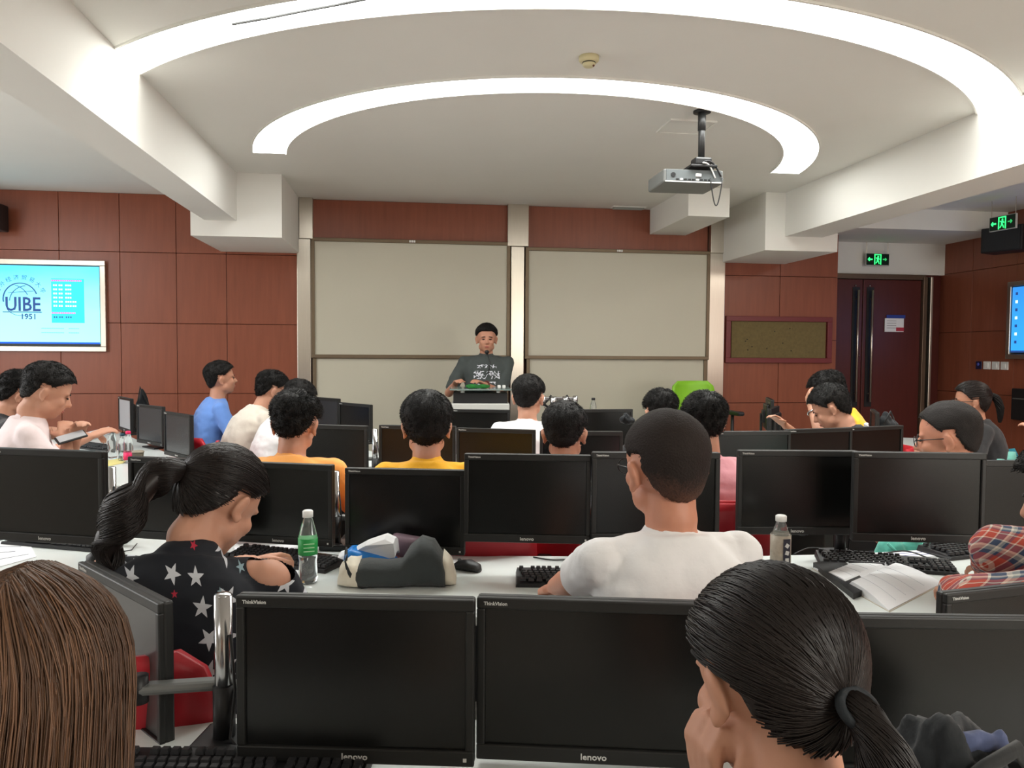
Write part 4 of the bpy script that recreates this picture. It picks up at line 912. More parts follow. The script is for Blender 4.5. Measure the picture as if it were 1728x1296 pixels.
person('person with long straight chestnut hair, seen from behind at the front left', atd(52, 1172, 0.85), face=-6, lean=14, hpitch=12, hyaw=0, shirt=cloth('grey knit', (0.25, 0.22, 0.21)), hair=HW, vox=0.006, extra=brown_x, w=0.88, hs=1.0, hands={'R': (0.12, 0.10, 0.55), 'L': (-0.12, 0.10, 0.55)})
# ponytail girl, nearest right
def pony_x(root, MH4, arm, N, SH):
    tie = surf(Vector((0.10, -0.93, -0.42)).normalized(), 0.016)
    o = MB().tube([tie+Vector((0.021*math.cos(a), -0.008+0.008*math.sin(a), 0.017*math.sin(a))) for a in [2*PI*k/20 for k in range(21)]], 0.0055, 8, cap=False).build('hair_tie', mat('black hair tie', (0.008, 0.012, 0.016), 0.7, bump=0.4), root, True); o.matrix_local = MH4
    lock(root, MH4, 'ponytail', M_HAIRP, [tie+Vector((0, 0.008, 0.006)), tie+Vector((0.002, -0.018, -0.015)), tie+Vector((0.006, -0.030, -0.07)), tie+Vector((0.012, -0.020, -0.15)), tie+Vector((0.01, -0.01, -0.26))], [0.014, 0.018, 0.028, 0.030, 0.014], 900, 0.0009, wave=0.002)
person('girl with a black tied ponytail resting her cheek on her hand, nearest the camera', atd(1300, 1152, 0.88), face=4, lean=16, hpitch=20, hyaw=10, hroll=6, shirt=cloth('black cotton', (0.02, 0.02, 0.022)), hair=HLN, vox=0.0045, w=0.88, extra=pony_x,
       hs=0.98, hands={'L': (*atd(1200, 1352, 0.88), 1), 'R': (0.12, 0.2, 0.6)}, curl=1.45, hands_s=0.82, hpn={'L': (1, 0.1, 0.1)}, elbow_out=0.4)
# girl in the starry top
def star_x(root, MH4, arm, N, SH):
    tie = surf(Vector((-0.35, -0.92, -0.12)).normalized(), 0.018)*1.09
    o = MB().tube([tie+Vector((0.022*math.cos(a), 0.0, 0.022*math.sin(a))) for a in [2*PI*k/20 for k in range(21)]], 0.005, 8, cap=False).build('hair_tie', mat('beige hair tie', (0.35, 0.24, 0.13), 0.6), root, True); o.matrix_local = MH4
    T3 = MH4.inverted()
    q = lambda p: T3 @ p
    t0 = MH4 @ tie
    Rw = root.matrix_basis.to_3x3().transposed()
    wv = lambda x, y, z: Rw @ Vector((x, y, z))
    pts = [t0+wv(0.015, 0.01, 0.0), t0+wv(-0.03, -0.02, 0.0), t0+wv(-0.075, -0.04, -0.04), t0+wv(-0.115, -0.055, -0.10), t0+wv(-0.145, -0.06, -0.165), t0+wv(-0.14, -0.06, -0.235)]
    strand_bundle(root, 'wavy_ponytail', M_HAIRP, pts, [0.018, 0.028, 0.038, 0.044, 0.040, 0.014], 2300, 0.0010, wave=0.020, wf=2.2, K=20)
def shoulder_hole(root, MH4, arm, N, SH): star_x(root, MH4, arm, N, SH)
M_STAR = tc_star()
person('girl with a wavy ponytail writing, in a navy top with white stars', atd(370, 850, 1.96), face=-10, lean=17, hpitch=38, hyaw=-24, shirt=M_STAR, hair=HLN3, vox=0.006, w=1.18, sleeve=1.35, hole=(1, -1), hs=1.09, chairl='red chair of the girl in the starry top, with black armrests', neckl=0.01,
       hands={'R': (*onZ(452, 985, 0.765), 1), 'L': (*onZ(425, 950, 0.765), 1)}, extra=shoulder_hole, neckopen=0.2, curl=0.9, collar=0.012, shoff=0.010)
CHL = {}
person('person with a crew cut and glasses in a white T-shirt, seen from behind', atd(1122, 792, 1.82), face=4, lean=6, hyaw=9, hpitch=4, shirt=cloth('white cotton', (0.80, 0.79, 0.79)), hair=HBZ, vox=0.006, w=0.98, glasses=G_BLACK, neckl=0.0, hs=1.12,
       hands={'R': (1.00, 2.25, 0.71, 1), 'L': (0.42, 2.25, 0.71, 1)}, chairl='red chair of the crew-cut person in white', elbow_out=0.7, skin=mat('warm skin', (0.56, 0.25, 0.16), 0.5, sss=0.12, noise_amt=0.06, nscale=12))
person('person in a red and navy plaid shirt leaning on the desk at the right edge', atd(1812, 838, 1.92), face=38, lean=24, hpitch=18, shirt=tc_plaid(), hair=HS2, vox=0.007, w=1.05, sleeve=2.0,
       hands={'L': (*onZ(1612, 998, 0.735), 1), 'R': (*onZ(1668, 955, 0.76), 1)}, curl=1.5, hands_s=0.9, hints={'L': (-1, 0.15, -0.35), 'R': (-0.3, -0.3, 0.2)}, hs=1.10, faceon=True, shoff=0.02)
# third line
person('person in an orange T-shirt, seen from behind behind the star top girl', atd(499, 718, 3.40), face=-8, lean=12, hpitch=16, hyaw=-4, shirt=cloth('orange cotton', (0.86, 0.37, 0.09)), hair=HS3, w=1.10, hs=1.12, chairl='red chair of the orange T-shirt person', skin=M_SKIN2)
person('person with thick round black hair in a yellow collared shirt, from behind', atd(720, 722, 3.25), face=-2, lean=10, hpitch=10, shirt=cloth('yellow cotton', (0.86, 0.43, 0.015)), hair=HS2, w=1.0, hs=1.12, chairl='red chair of the yellow shirt person', collar=0.004)
person('person with short hair and glasses in a dark navy collar, from behind', atd(953, 733, 3.40), face=-6, lean=12, hpitch=8, hyaw=-14, shirt=cloth('navy cotton', (0.012, 0.016, 0.03)), hair=HS, glasses=G_METAL, w=0.98, chairl='red chair of the navy collar person', skin=M_SKIN2, collar=0.006)
person('person in a pale pink T-shirt between two monitors, from behind', atd(1188, 714, 3.45), face=4, lean=6, hpitch=8, hyaw=-4, shirt=cloth('pink cotton', (0.74, 0.33, 0.38)), hair=HS3, w=1.05, hs=1.02, neckl=0.02, chairl='red chair of the pink T-shirt person')
person('person with thinning grey-black hair and glasses, head turned left, in a teal shirt', atd(1600, 740, 3.35), face=20, lean=10, hpitch=10, hyaw=26, shirt=cloth('teal cotton', (0.13, 0.42, 0.36)), hair=hair_mesh('thin', th=0.013, thlow=0.003, ns=2600, sl=0.12, sr=0.0007, seed=23, rise=0.003, lump=0.002), hairm=mat('greying hair', (0.024, 0.021, 0.020), 0.65, spec=0.18, noise_amt=0.4, nscale=30, bump=0.4, bscale=300), glasses=G_BLACK, w=1.0, hs=1.24, chairl='red chair of the teal shirt person', skin=mat('warm skin', (0, 0, 0)), faceon=True, neckl=0.02, collar=0.0)
# fourth line
person('person in a white shirt turning slightly right, left of the document stand', atd(892, 672, 4.72), face=-10, lean=6, hpitch=6, hyaw=-14, shirt=cloth('white cotton', (0, 0, 0)), hair=HS, chairl='red chair of the white shirt person by the lectern')
person('person of whom only black hair shows, before the lower right whiteboard', atd(1115, 698, 4.70), face=0, lean=14, hpitch=14, shirt=cloth('black cotton', (0, 0, 0)), hair=HS3, chairl='red chair hidden behind the crew-cut head')
# left wing
person('person in a pinkish white T-shirt looking down at a phone, left edge', atd(79, 662, 3.70), face=-64, lean=10, hpitch=24, shirt=cloth('pinkish white cotton', (0.76, 0.64, 0.64)), hair=HS, faceon=True, hands={'R': (*atd(112, 745, 3.65), 1), 'L': (*atd(128, 742, 3.75), 1)}, chairl='red chair of the pinkish white T-shirt person', curl=0.9)
person('person hidden behind the pinkish white T-shirt person, only dark hair shows', atd(33, 668, 4.40), face=-56, lean=12, hpitch=26, shirt=cloth('black cotton', (0, 0, 0)), hair=HS3, hands={'R': (*atd(150, 738, 4.3), 1), 'L': (*atd(160, 735, 4.4), 1)}, chairl='red chair behind the pinkish white T-shirt person', hs=1.05)
person('person in a blue T-shirt sitting upright in profile before the red wall', atd(373, 640, 6.0), face=-66, lean=14, hpitch=-4, shirt=cloth('blue cotton', (0.13, 0.27, 0.66)), hair=HS, faceon=True, chairl='red chair of the blue T-shirt person', neckl=0.02, skin=M_SKIN2, w=1.05)
person('person in a cream T-shirt bending forward, with earphones, in profile', atd(458, 660, 5.6), face=-60, lean=26, hpitch=22, shirt=cloth('cream cotton', (0.64, 0.58, 0.50)), hair=HS3, faceon=True, chairl='red chair of the cream T-shirt person', w=1.08, neckl=0.01)
person('person in a white T-shirt half hidden behind the orange T-shirt head', atd(504, 676, 5.3), face=-56, lean=24, hpitch=26, shirt=cloth('white cotton', (0, 0, 0)), hair=HS, faceon=True, chairl='red chair of the half hidden white T-shirt person')
# right wing
def watch_x(root, MH4, arm, N, SH):
    e, h = arm[-1]; d = (h-e).normalized(); x = d.orthogonal().normalized(); y = d.cross(x); p = h-d*0.03
    o = MB().tube([p+(x*math.cos(a)+y*math.sin(a))*0.031 for a in [2*PI*k/16 for k in range(17)]], 0.007, 8, cap=False).build('wrist_watch', M_CHROME, root, True)
person('person in an orange-yellow shirt holding the forehead, with a wrist watch', atd(1398, 664, 5.10), face=62, lean=16, hpitch=30, shirt=cloth('yellow cotton', (0, 0, 0)), hair=HS3, faceon=True, hands={'L': (*atd(1370, 690, 4.9), 1), 'R': (*atd(1325, 718, 5.2), 1)}, chairl='red chair of the forehead-holding person', extra=watch_x, hpn={'L': (0.3, -0.3, 0.2)}, w=1.0, elbow_out=0.5)
person('person in a black T-shirt bending down left, in front of the forehead-holder', atd(1402, 690, 4.62), face=58, lean=24, hpitch=30, shirt=cloth('black blue cotton', (0.01, 0.014, 0.02)), hair=HS2, faceon=True, chairl='red chair of the black T-shirt person', skin=M_SKIN, neckl=0.01, w=1.05)
def girl_x(root, MH4, arm, N, SH):
    tie = surf(Vector((-0.05, -0.97, 0.15)).normalized(), 0.016)
    o = MB().tube([tie+Vector((0.018*math.cos(a), 0.0, 0.018*math.sin(a))) for a in [2*PI*k/12 for k in range(13)]], 0.006, 6, cap=False).build('hair_tie', M_LOGO, root, True); o.matrix_local = MH4
    lock(root, MH4, 'ponytail', M_HAIR, [tie, tie+Vector((0, -0.035, -0.03)), tie+Vector((0, -0.055, -0.10)), tie+Vector((0, -0.05, -0.20))], [0.014, 0.024, 0.024, 0.01], 120, 0.002)
person('girl with black hair, glasses and black top sitting in profile by the red wall', atd(1638, 678, 5.45), face=62, lean=18, hpitch=4, shirt=cloth('black cotton', (0, 0, 0)), hair=HLN2, faceon=True, glasses=G_BLACK, w=0.92, chairl='red chair of the girl in black', extra=girl_x, skin=M_SKIN2, sleeve=0.8, neckl=0.01)
person('person at the right edge of whom only the hands and a dark red sleeve show', atd(1835, 655, 4.45), face=70, lean=16, hpitch=10, shirt=cloth('dark wine cotton', (0.05, 0.006, 0.012)), hair=HS, faceon=True, sleeve=1.6, hands={'L': (*atd(1762, 735, 4.45), 1), 'R': (*atd(1764, 742, 4.5), 1)}, chairl='red chair at the right picture edge')
p = onZ(322, 1120, 0.80)
chair(0.28, 3.02, -0.1, 'empty red chair right of the yellow shirt person'); chair(1.28, 3.15, 0.1, 'empty red chair right of the pink T-shirt person')
g = make_chair(mat('lime green plastic', (0.22, 0.50, 0.02), 0.45), 'office_chair'); gp = atd(1190, 700, 7.35); g.location = (gp.x, gp.y, G0); g.scale = (1.15, 1.12, 1.36); g.rotation_euler = (0, 0, math.radians(188)); g['label'] = 'lime green office chair with black armrests in front of the whiteboard'; g['group'] = 'green chair'
for k in COL.objects:
    if k.parent == g and k.name.startswith('seat'): k.data.materials.clear(); k.data.materials.append(MATS['lime green plastic'])
# lectern
lp = atd(810, 690, 6.42); LB = empty('lectern', (lp.x, lp.y, 0), math.radians(-4), 'white lectern with a glass top in front of the lecturer', 'lectern')
M_LEC = mat('pale grey lectern', (0.55, 0.55, 0.52), 0.5)
MB().box((0, 0, 0.47), (0.47, 0.42, 1.06), bev=0.008).build('cabinet', M_LEC, LB)
MB().box((0, -0.215, 0.50), (0.40, 0.01, 0.84), bev=0.003).build('front_panel', mat('dark lectern panel', (0.03, 0.032, 0.035), 0.5), LB)
for x in (-0.145, 0.145): MB().tube([(x, -0.15, 0.99), (x, -0.15, 1.105)], 0.017, 10).build('post', M_WHITE, LB, True)
MB().box((0, -0.02, 1.04), (0.44, 0.30, 0.09), bev=0.004).build('control_box', M_BLACK, LB)
MB().box((0, 0, 1.112), (0.50, 0.44, 0.012), bev=0.003).build('glass_top', mat('greenish glass', (0.35, 0.45, 0.42), 0.1, trans=0.5, ior=1.5), LB)
c = empty('pencil_case', tuple(Vector((lp.x-0.03, lp.y-0.10, 1.12))), 0.1, 'green case lying on the glass top of the lectern', 'case')
MB().ell((-0.045, 0, 0.016), (0.055, 0.035, 0.018)).ell((0.045, 0, 0.015), (0.06, 0.035, 0.017)).box((0, 0, 0.008), (0.17, 0.06, 0.014), bev=0.005).build('cloth_case', mat('green cloth', (0.01, 0.16, 0.02), 0.7), c, True)
MB().tube([(-0.08, -0.03, 0.02), (0.08, -0.03, 0.02)], 0.002, 5).build('zipper', M_BLACK, c)
c = empty('chalk_box', (lp.x+0.17, lp.y-0.08, 1.12), 0, 'small white items at the right end of the lectern top', 'box')
for q in (-0.02, 0.02): MB().box((q, 0, 0.012), (0.025, 0.025, 0.024), bev=0.004).build('block', M_WHITE, c)
# document stand
dp = atd(943, 690, 6.2); D = empty('document_stand', (dp.x, dp.y, 0.74), 0, 'chrome and black jointed document stand in front of the whiteboard', 'stand')
MB().box((0, 0, 0.02), (0.22, 0.18, 0.04), bev=0.01).build('base', M_BLACK, D); MB().box((0, 0, -0.40), (0.5, 0.4, 0.80), bev=0.01).build('plinth', M_DARKP, D)
MB().tube([(0, 0, 0.03), (0.0, 0, 0.20)], 0.018, 12).build('column', M_BLACK, D, True)
for s in (-1, 1):
    a = MB().tube([(0, 0, 0.13), (s*0.04, 0, 0.20), (s*0.12, 0.0, 0.26), (s*0.06, 0, 0.33)], 0.012, 8).build('arm', M_BLACK, D, True)
    MB().tube([(s*0.05, -0.02, 0.235), (s*0.05, -0.02, 0.325)], 0.024, 14).build('cylinder', M_CHROME, a, True); MB().tube([(s*0.13, -0.02, 0.25), (s*0.13, -0.02, 0.33)], 0.020, 14).build('cylinder', M_CHROME, a, True)
    MB().tube(arc3((s*0.13, -0.02, 0.26), (s*0.0, 0, 0.07), 0.02), 0.004, 6).build('cable', M_CHROME, a, True)
MB().box((0, 0, 0.305), (0.28, 0.02, 0.03), bev=0.006).build('cross_bar', M_CHROME, D)

# ------------------------------------------------------------------ small things on the desks
def bottle(p, h, r, capm, labm, lab, label, cat='bottle', water=0.5, capr=0.45, body=None, waist=0.92, stripe=None):
    t = empty('bottle', (p.x, p.y, p.z if hasattr(p, 'z') else DZ), random.uniform(0, 0.5), label, cat)
    sh = h*0.66; prof = [(0, 0.001), (r*0.80, 0.0), (r*0.97, h*0.03), (r, h*0.08), (r*waist, h*0.30), (r, h*0.36), (r, h*0.60), (r*0.93, sh), (r*0.72, h*0.78), (r*capr, h*0.89), (r*capr, h*0.93)]
    MB().lathe(prof, n=28).build('body', body or M_PET, t, True)
    if water > 0:
        k = water; q = [(0, 0.004), (r*0.76, 0.004), (r*0.92, h*0.05), (r*0.88, h*0.30), (r*0.94, h*0.37), (r*0.94, h*k), (0, h*k)]; MB().lathe(q, n=24).build('water', M_WATER, t, True)
    MB().lathe([(0, h*0.905), (r*(capr+0.10), h*0.905), (r*(capr+0.10), h*0.985), (r*capr*0.9, h), (0, h)], n=24).build('cap', capm, t, True)
    if labm:
        l = MB().lathe([(r*1.005, h*lab[0]), (r*1.012, h*lab[0]), (r*1.012, h*lab[1]), (r*1.005, h*lab[1])], n=28).build('label', labm, t, True)
        if stripe: stripe(l, r, h)
    return t
M_LABG = mat('green label', (0.015, 0.30, 0.06), 0.5, noise_amt=0.35, nscale=30); M_LABP = mat('pink label', (0.75, 0.02, 0.12), 0.5); M_PINKC = mat('pink cap', (0.75, 0.02, 0.12), 0.4)
M_BLUEC = mat('dark teal cap', (0.01, 0.06, 0.09), 0.4); M_LABT = mat('clear beige label', (0.35, 0.30, 0.24), 0.5, noise_amt=0.3, nscale=80); M_LABK = mat('black label print', (0.02, 0.02, 0.035), 0.5)
def stripe1(l, r, h):
    for k in range(3): MB().box((0, -r*1.02, h*(0.46+0.05*k)), (r*1.1, 0.002, h*0.012)).build('print_line', mat('pale green print', (0.4, 0.7, 0.4), 0.5), l)
bottle(onZ(520, 983, DZ), 0.235, 0.0305, M_WHITE, M_LABG, (0.40, 0.62), 'clear water bottle with a green label and white cap', water=0.40, stripe=stripe1)
def stripe2(l, r, h):
    MB().box((0, -r*1.02, h*0.45), (r*0.75, 0.003, h*0.42)).build('label_panel', M_LABK, l)
    for k, ch in enumerate('泉阳水'[:0] or '水'*0): pass
    for k in range(3): MB().box((0, -r*1.08, h*(0.34+0.11*k)), (r*0.4, 0.002, h*0.06), rot=(0, 0.3*k, 0)).build('character_mark', M_LOGO, l)
bottle(onZ(1316, 978, DZ), 0.215, 0.0325, M_WHITE, M_LABT, (0.20, 0.70), 'clear bottle with a dark upright label and white cap, right of the white T-shirt', water=0.72, stripe=stripe2)
bottle(onZ(-2, 910, DZ), 0.22, 0.033, M_PET, None, None, 'plain clear bottle cut by the left picture edge', water=0.75)
bottle(onZ(190, 773, DZ), 0.19, 0.030, M_BLUEC, None, None, 'clear bottle with a dark teal cap, left of the two', water=0.0)
bottle(onZ(207, 778, DZ), 0.185, 0.026, M_BLUEC, None, None, 'slim clear bottle between the teal and pink caps', water=0.1)
bottle(onZ(217, 781, DZ), 0.21, 0.030, M_PINKC, M_LABP, (0.10, 0.34), 'clear bottle with a pink cap and pink label', water=0.3)
bottle(atd(1001, 697, 6.1), 0.20, 0.028, M_BLACK, None, None, 'small clear bottle in front of the lower right whiteboard', water=0.0).location.z = 0.86
bottle(onZ(1583, 752, DZ), 0.20, 0.030, mat('lime cap', (0.5, 0.75, 0.15), 0.4), mat('lime label', (0.45, 0.65, 0.10), 0.5), (0.5, 0.9), 'lime green bottle behind the teal shirt head', water=0.5)
p = onZ(233, 785, DZ); t = empty('paper_cup', (p.x, p.y, DZ), 0, 'brown paper cup with a dark lid beside the pink-capped bottle', 'cup')
MB().lathe([(0, 0), (0.026, 0), (0.036, 0.085), (0.032, 0.085), (0.024, 0.005)], n=24).build('cup_body', mat('kraft brown', (0.09, 0.075, 0.05), 0.7), t, True); MB().lathe([(0, 0.095), (0.03, 0.095), (0.038, 0.09), (0.038, 0.083), (0, 0.083)], n=24).build('lid', mat('beige lid', (0.3, 0.26, 0.2), 0.5), t, True)
# sheets: prisms through four real desk points
def slab(name, pxs, z, th, m, label, cat, group=None, extra=None, build=None):
    P = [onZ(x, y, z) for x, y in pxs]; cx = sum(p.x for p in P)/len(P); cy = sum(p.y for p in P)/len(P); t = empty(name, (cx, cy, z), 0, label, cat, group)
    q = [(p.x-cx, p.y-cy) for p in P]
    if sum(q[i][0]*q[(i+1) % len(q)][1]-q[(i+1) % len(q)][0]*q[i][1] for i in range(len(q))) < 0: q = q[::-1]
    MB().prism(q, 0.0005, th).build('sheet', m, t)
    if extra: extra(t, P)
    return t
def prints(n, m):
    def f(t, P):
        a, b_, c_, d_ = [Vector((p.x-t.location.x, p.y-t.location.y, 0)) for p in P[:4]]
        for k in range(n):
            v = (k+1)/(n+1); u0 = a.lerp(d_, v); u1 = b_.lerp(c_, v); p0 = u0.lerp(u1, 0.12); p1 = u0.lerp(u1, random.uniform(0.55, 0.88)); MB().tube([p0+Vector((0, 0, 0.0025)), p1+Vector((0, 0, 0.0025))], 0.0011, 4).build('print_line', m, t)
    return f
M_INKG = mat('grey ink', (0.25, 0.26, 0.32), 0.7); M_INKB = mat('blue violet ink', (0.12, 0.12, 0.42), 0.7)
slab('paper_sheet', [(-30, 912), (50, 918), (62, 940), (-30, 965)], DZ, 0.002, M_PAPER, 'white sheets at the left edge beside the keyboard', 'paper', extra=prints(3, M_INKG))
slab('notebook', [(395, 925), (500, 921), (500, 952), (400, 960)], DZ, 0.006, M_PAPER, 'white notebook under the arm of the star top girl', 'notebook', extra=prints(4, M_INKG))
slab('paper_sheet', [(440, 968), (505, 962), (500, 1000), (440, 1005)], DZ, 0.002, M_PAPER, 'white sheet under the writing hand next to the red pen', 'paper', extra=prints(4, M_INKG))
slab('paper_sheet', [(1468, 934), (1600, 926), (1598, 938), (1480, 946)], DZ, 0.002, M_PAPER, 'white sheet with violet writing in front of the grey-reflecting monitor', 'paper', extra=prints(2, M_INKB))
slab('paper_sheet', [(1648, 780), (1712, 777), (1730, 790), (1650, 797)], DZ, 0.008, M_PAPER, 'stack of white papers under the teal tray', 'paper')
slab('paper_sheet', [(1612, 752), (1660, 748), (1700, 766), (1640, 770)], DZ, 0.004, M_PAPER, 'white paper under the golden snack bags', 'paper')
slab('paper_sheet', [(126, 737), (184, 722), (188, 732), (140, 748)], DZ, 0.012, M_PAPER, 'white papers in front of the far hands at the left', 'paper')
slab('paper_sheet', [(160, 781), (200, 775), (212, 781), (160, 792)], DZ, 0.004, mat('yellow paper', (0.75, 0.66, 0.25), 0.7), 'yellow-edged papers on the left side desk', 'paper')
slab('laptop', [(1372, 958), (1420, 950), (1470, 1000), (1440, 1012)], DZ, 0.018, M_BLACK, 'black notebook computer under the open book', 'laptop')
slab('plastic_tray', [(1668, 770), (1712, 764), (1718, 776), (1668, 780)], DZ, 0.035, mat('teal plastic', (0.02, 0.22, 0.27), 0.5), 'teal plastic tray behind the white papers', 'tray')
# phone
p = atd(120, 738, 3.62); t = empty('phone', p, 0.6, 'phone held by the pinkish white T-shirt person', 'phone'); MB().box((0, 0, 0), (0.13, 0.068, 0.009), rot=(0.35, -0.25, 0), bev=0.004).build('case', M_BLACK, t); MB().box((0, 0, 0.006), (0.115, 0.060, 0.002), rot=(0.35, -0.25, 0)).build('screen', M_GLARE, t)
# open book
bk = [onZ(1372, 960, DZ), onZ(1500, 1032, DZ), onZ(1590, 985, DZ), onZ(1425, 940, DZ)]; c = (bk[0]+bk[1]+bk[2]+bk[3])/4
t = empty('open_book', (c.x, c.y, DZ), 0, 'open white book lying on the desk before the plaid shirt', 'book')
a, b_, c_, d_ = [Vector((q.x-c.x, q.y-c.y, 0)) for q in bk]
for nm, u0, u1, hh in (('page_block', 0.0, 0.5, 0.020), ('page_block', 0.5, 1.0, 0.028)):
    mb = MB(); N_ = 10; top = []; rings = []
    for i in range(N_+1):
        u = u0+(u1-u0)*i/N_; p0 = a.lerp(b_, u); p1 = d_.lerp(c_, u); x = (u-u0)/(u1-u0) if u0 == 0 else 1-(u-u0)/(u1-u0); z = 0.004+hh*(math.sin(min(1, x*1.0)*PI*0.62))*0.9
        if abs(u-0.5) < 1e-6: z = 0.010
        rings.append([p0+Vector((0, 0, 0.0015)), p0+Vector((0, 0, z)), p1+Vector((0, 0, z)), p1+Vector((0, 0, 0.0015))])
    mb.loft(rings).build(nm, M_PAPER, t)
    for k in range(4):
        v = 0.2+0.18*k; pts = []
        for i in range(1, N_): r = rings[i]; pts.append(r[1].lerp(r[2], v)+Vector((0, 0, 0.0006)))
        MB().tube(pts, 0.0004, 4).build('print_line', mat('pale ink', (0.5, 0.52, 0.58), 0.7), t)
MB().loft([[q+Vector((0, 0, zz)) for q in (a*1.02, b_*1.02, c_*1.02, d_*1.02)] for zz in (0.0, 0.0015)]).build('cover', mat('beige cover', (0.6, 0.55, 0.45), 0.6), t)
# keyboards
def make_keyboard():
    t = empty('keyboard', (0, 0, 0), 0, '-', 'keyboard', 'black keyboards on the desks')
    MB().loft([[Vector((sx*0.221, sy*0.076+ (0.004 if sy < 0 else 0), z)) for sx, sy in ((-1, -1), (1, -1), (1, 1), (-1, 1))] for z in (0, 0.006)]+[[Vector((sx*0.217, sy*0.072, 0.012 if sy < 0 else 0.024)) for sx, sy in ((-1, -1), (1, -1), (1, 1), (-1, 1))]]).build('case', M_BLACK, t)
    b = MB()
    def row(y, xs, wd):
        z = 0.016+0.010*(y+0.06)/0.12
        for x in xs: b.loft([[Vector((x+sx*wd/2*k, y+sy*0.0078*k, z+zz)) for sx, sy in ((-1, -1), (1, -1), (1, 1), (-1, 1))] for k, zz in ((1, 0), (0.78, 0.009))])
    for r, y in enumerate((-0.034, -0.015, 0.004, 0.023)): row(y, [-0.196+0.019*k+0.004*(3-r) for k in range(14)], 0.0165)
    row(0.052, [-0.203]+[-0.165+0.0185*k+0.007*(k//4) for k in range(12)], 0.0155); row(-0.053, [-0.198, -0.172, -0.146, 0.01, 0.034, 0.058], 0.020); b.box((-0.068, -0.053, 0.020), (0.115, 0.015, 0.009), bev=0.002)
    for y in (-0.053, -0.034, -0.015, 0.004, 0.023): row(y, [0.148, 0.167, 0.186, 0.205], 0.0165)
    for y in (0.023, 0.004): row(y, [0.088, 0.107, 0.126], 0.0165)
    row(-0.053, [0.088, 0.107, 0.126], 0.0165); row(-0.034, [0.107], 0.0165)
    tag(b.build('keys', M_KEY, t), kind='stuff'); MB().box((0.18, 0.055, 0.0245), (0.03, 0.006, 0.001)).build('badge', M_LOGO, t)
    return t
KB0 = make_keyboard(); reg(KB0); ku = [False]
def keyboard(x, y, rz, label, z=DZ):
    o = KB0 if not ku[0] else copy_tree(KB0); ku[0] = True; p = onZ(x, y, z); o.location = (p.x, p.y, z); o.rotation_euler = (0, 0, math.radians(rz)); o['label'] = label
keyboard(108, 918, -22, 'black keyboard left of the wavy ponytail')
keyboard(478, 948, -28, 'black keyboard beside the green-labelled bottle')
keyboard(985, 981, -8, 'black keyboard left of the white T-shirt person')
keyboard(1492, 955, -22, 'black keyboard behind the open book')
keyboard(1650, 930, 12, 'black keyboard beside the plaid elbow')
keyboard(400, 1322, -8, 'black keyboard under the huge front monitor, at the bottom edge')
keyboard(160, 757, -40, 'black keyboard in front of the phone-holding person')
def mouse(x, y, rz, label):
    p = onZ(x, y, DZ); t = empty('mouse', (p.x, p.y, DZ), rz, label, 'mouse')
    rings = [[Vector((wd*math.cos(2*PI*k/14), yy, max(0.0, zc*(0.5+0.5*math.sin(2*PI*k/14))))) for k in range(14)] for yy, wd, zc in ((-0.055, 0.012, 0.012), (-0.045, 0.024, 0.028), (-0.01, 0.031, 0.038), (0.03, 0.028, 0.030), (0.052, 0.020, 0.014))]
    MB().loft(rings).build('shell', M_BLACK, t, True); MB().ell((0, 0.028, 0.031), (0.003, 0.009, 0.006)).build('wheel', M_GREYM, t)
    MB().tube([(0, 0.05, 0.008), (0.01, 0.12, 0.004), (-0.05, 0.20, 0.004)], 0.002, 6).build('cable', M_BLACK, t)
mouse(787, 962, 0.9, 'black mouse right of the tote bag'); mouse(172, 943, -0.5, 'black mouse beside the wavy ponytail')
# pen
p = onZ(497, 980, DZ); t = empty('pen', (p.x, p.y, DZ+0.005), 1.25, 'red pen standing out on the white sheet', 'pen'); MB().tube([(-0.055, 0, 0), (0.05, 0, 0)], 0.0045, 10).build('barrel', M_PINKC, t, True); MB().tube([(0.05, 0, 0), (0.065, 0, 0)], [0.004, 0.001], 10).build('tip', M_WHITE, t, True); MB().box((-0.035, 0.0, 0.006), (0.04, 0.003, 0.002)).build('clip', M_PINKC, t)
# tote bag
p = onZ(668, 998, DZ); BG = empty('tote_bag', (p.x, p.y+0.07, DZ), math.radians(-6), 'black and cream tote bag lying slumped on the desk', 'bag')
def lump(xs, m, nm, seed, wob=0.008):
    rings = []
    for x, h, d_, yo in xs:
        r = []
        for k in range(20):
            a = 2*PI*k/20; ca, sa = math.cos(a), math.sin(a); yy = math.copysign(abs(ca)**0.7, ca)*d_+yo; zz = h*0.5*(1+math.copysign(abs(sa)**0.7, sa)); v = Vector((x, yy, zz)); r.append(v+Vector((0, wob*noise.noise(v*16+Vector((seed, 0, 0))), wob*noise.noise(v*18)*(1 if zz > 0.01 else 0))))
        rings.append(r)
    return MB().loft(rings).build(nm, m, BG, True)
lump([(-0.12, 0.075, 0.05, 0), (-0.09, 0.082, 0.06, 0), (-0.03, 0.080, 0.065, 0), (0.02, 0.085, 0.065, 0), (0.045, 0.125, 0.07, 0.01), (0.08, 0.150, 0.07, 0.015), (0.12, 0.135, 0.07, 0.01), (0.145, 0.105, 0.065, 0), (0.158, 0.06, 0.05, 0)], cloth('black canvas', (0.030, 0.036, 0.036), 0.4), 'front_panel', 3)
M_CANV = cloth('cream canvas', (0.72, 0.66, 0.54), 0.4)
lump([(-0.185, 0.02, 0.03, 0.02), (-0.175, 0.065, 0.06, 0.02), (-0.15, 0.085, 0.062, 0.01), (-0.115, 0.082, 0.055, 0)], M_CANV, 'side_panel', 8, 0.012)
lump([(0.150, 0.105, 0.062, 0.015), (0.175, 0.075, 0.06, 0.015), (0.190, 0.03, 0.03, 0.015)], M_CANV, 'side_panel', 12, 0.012)
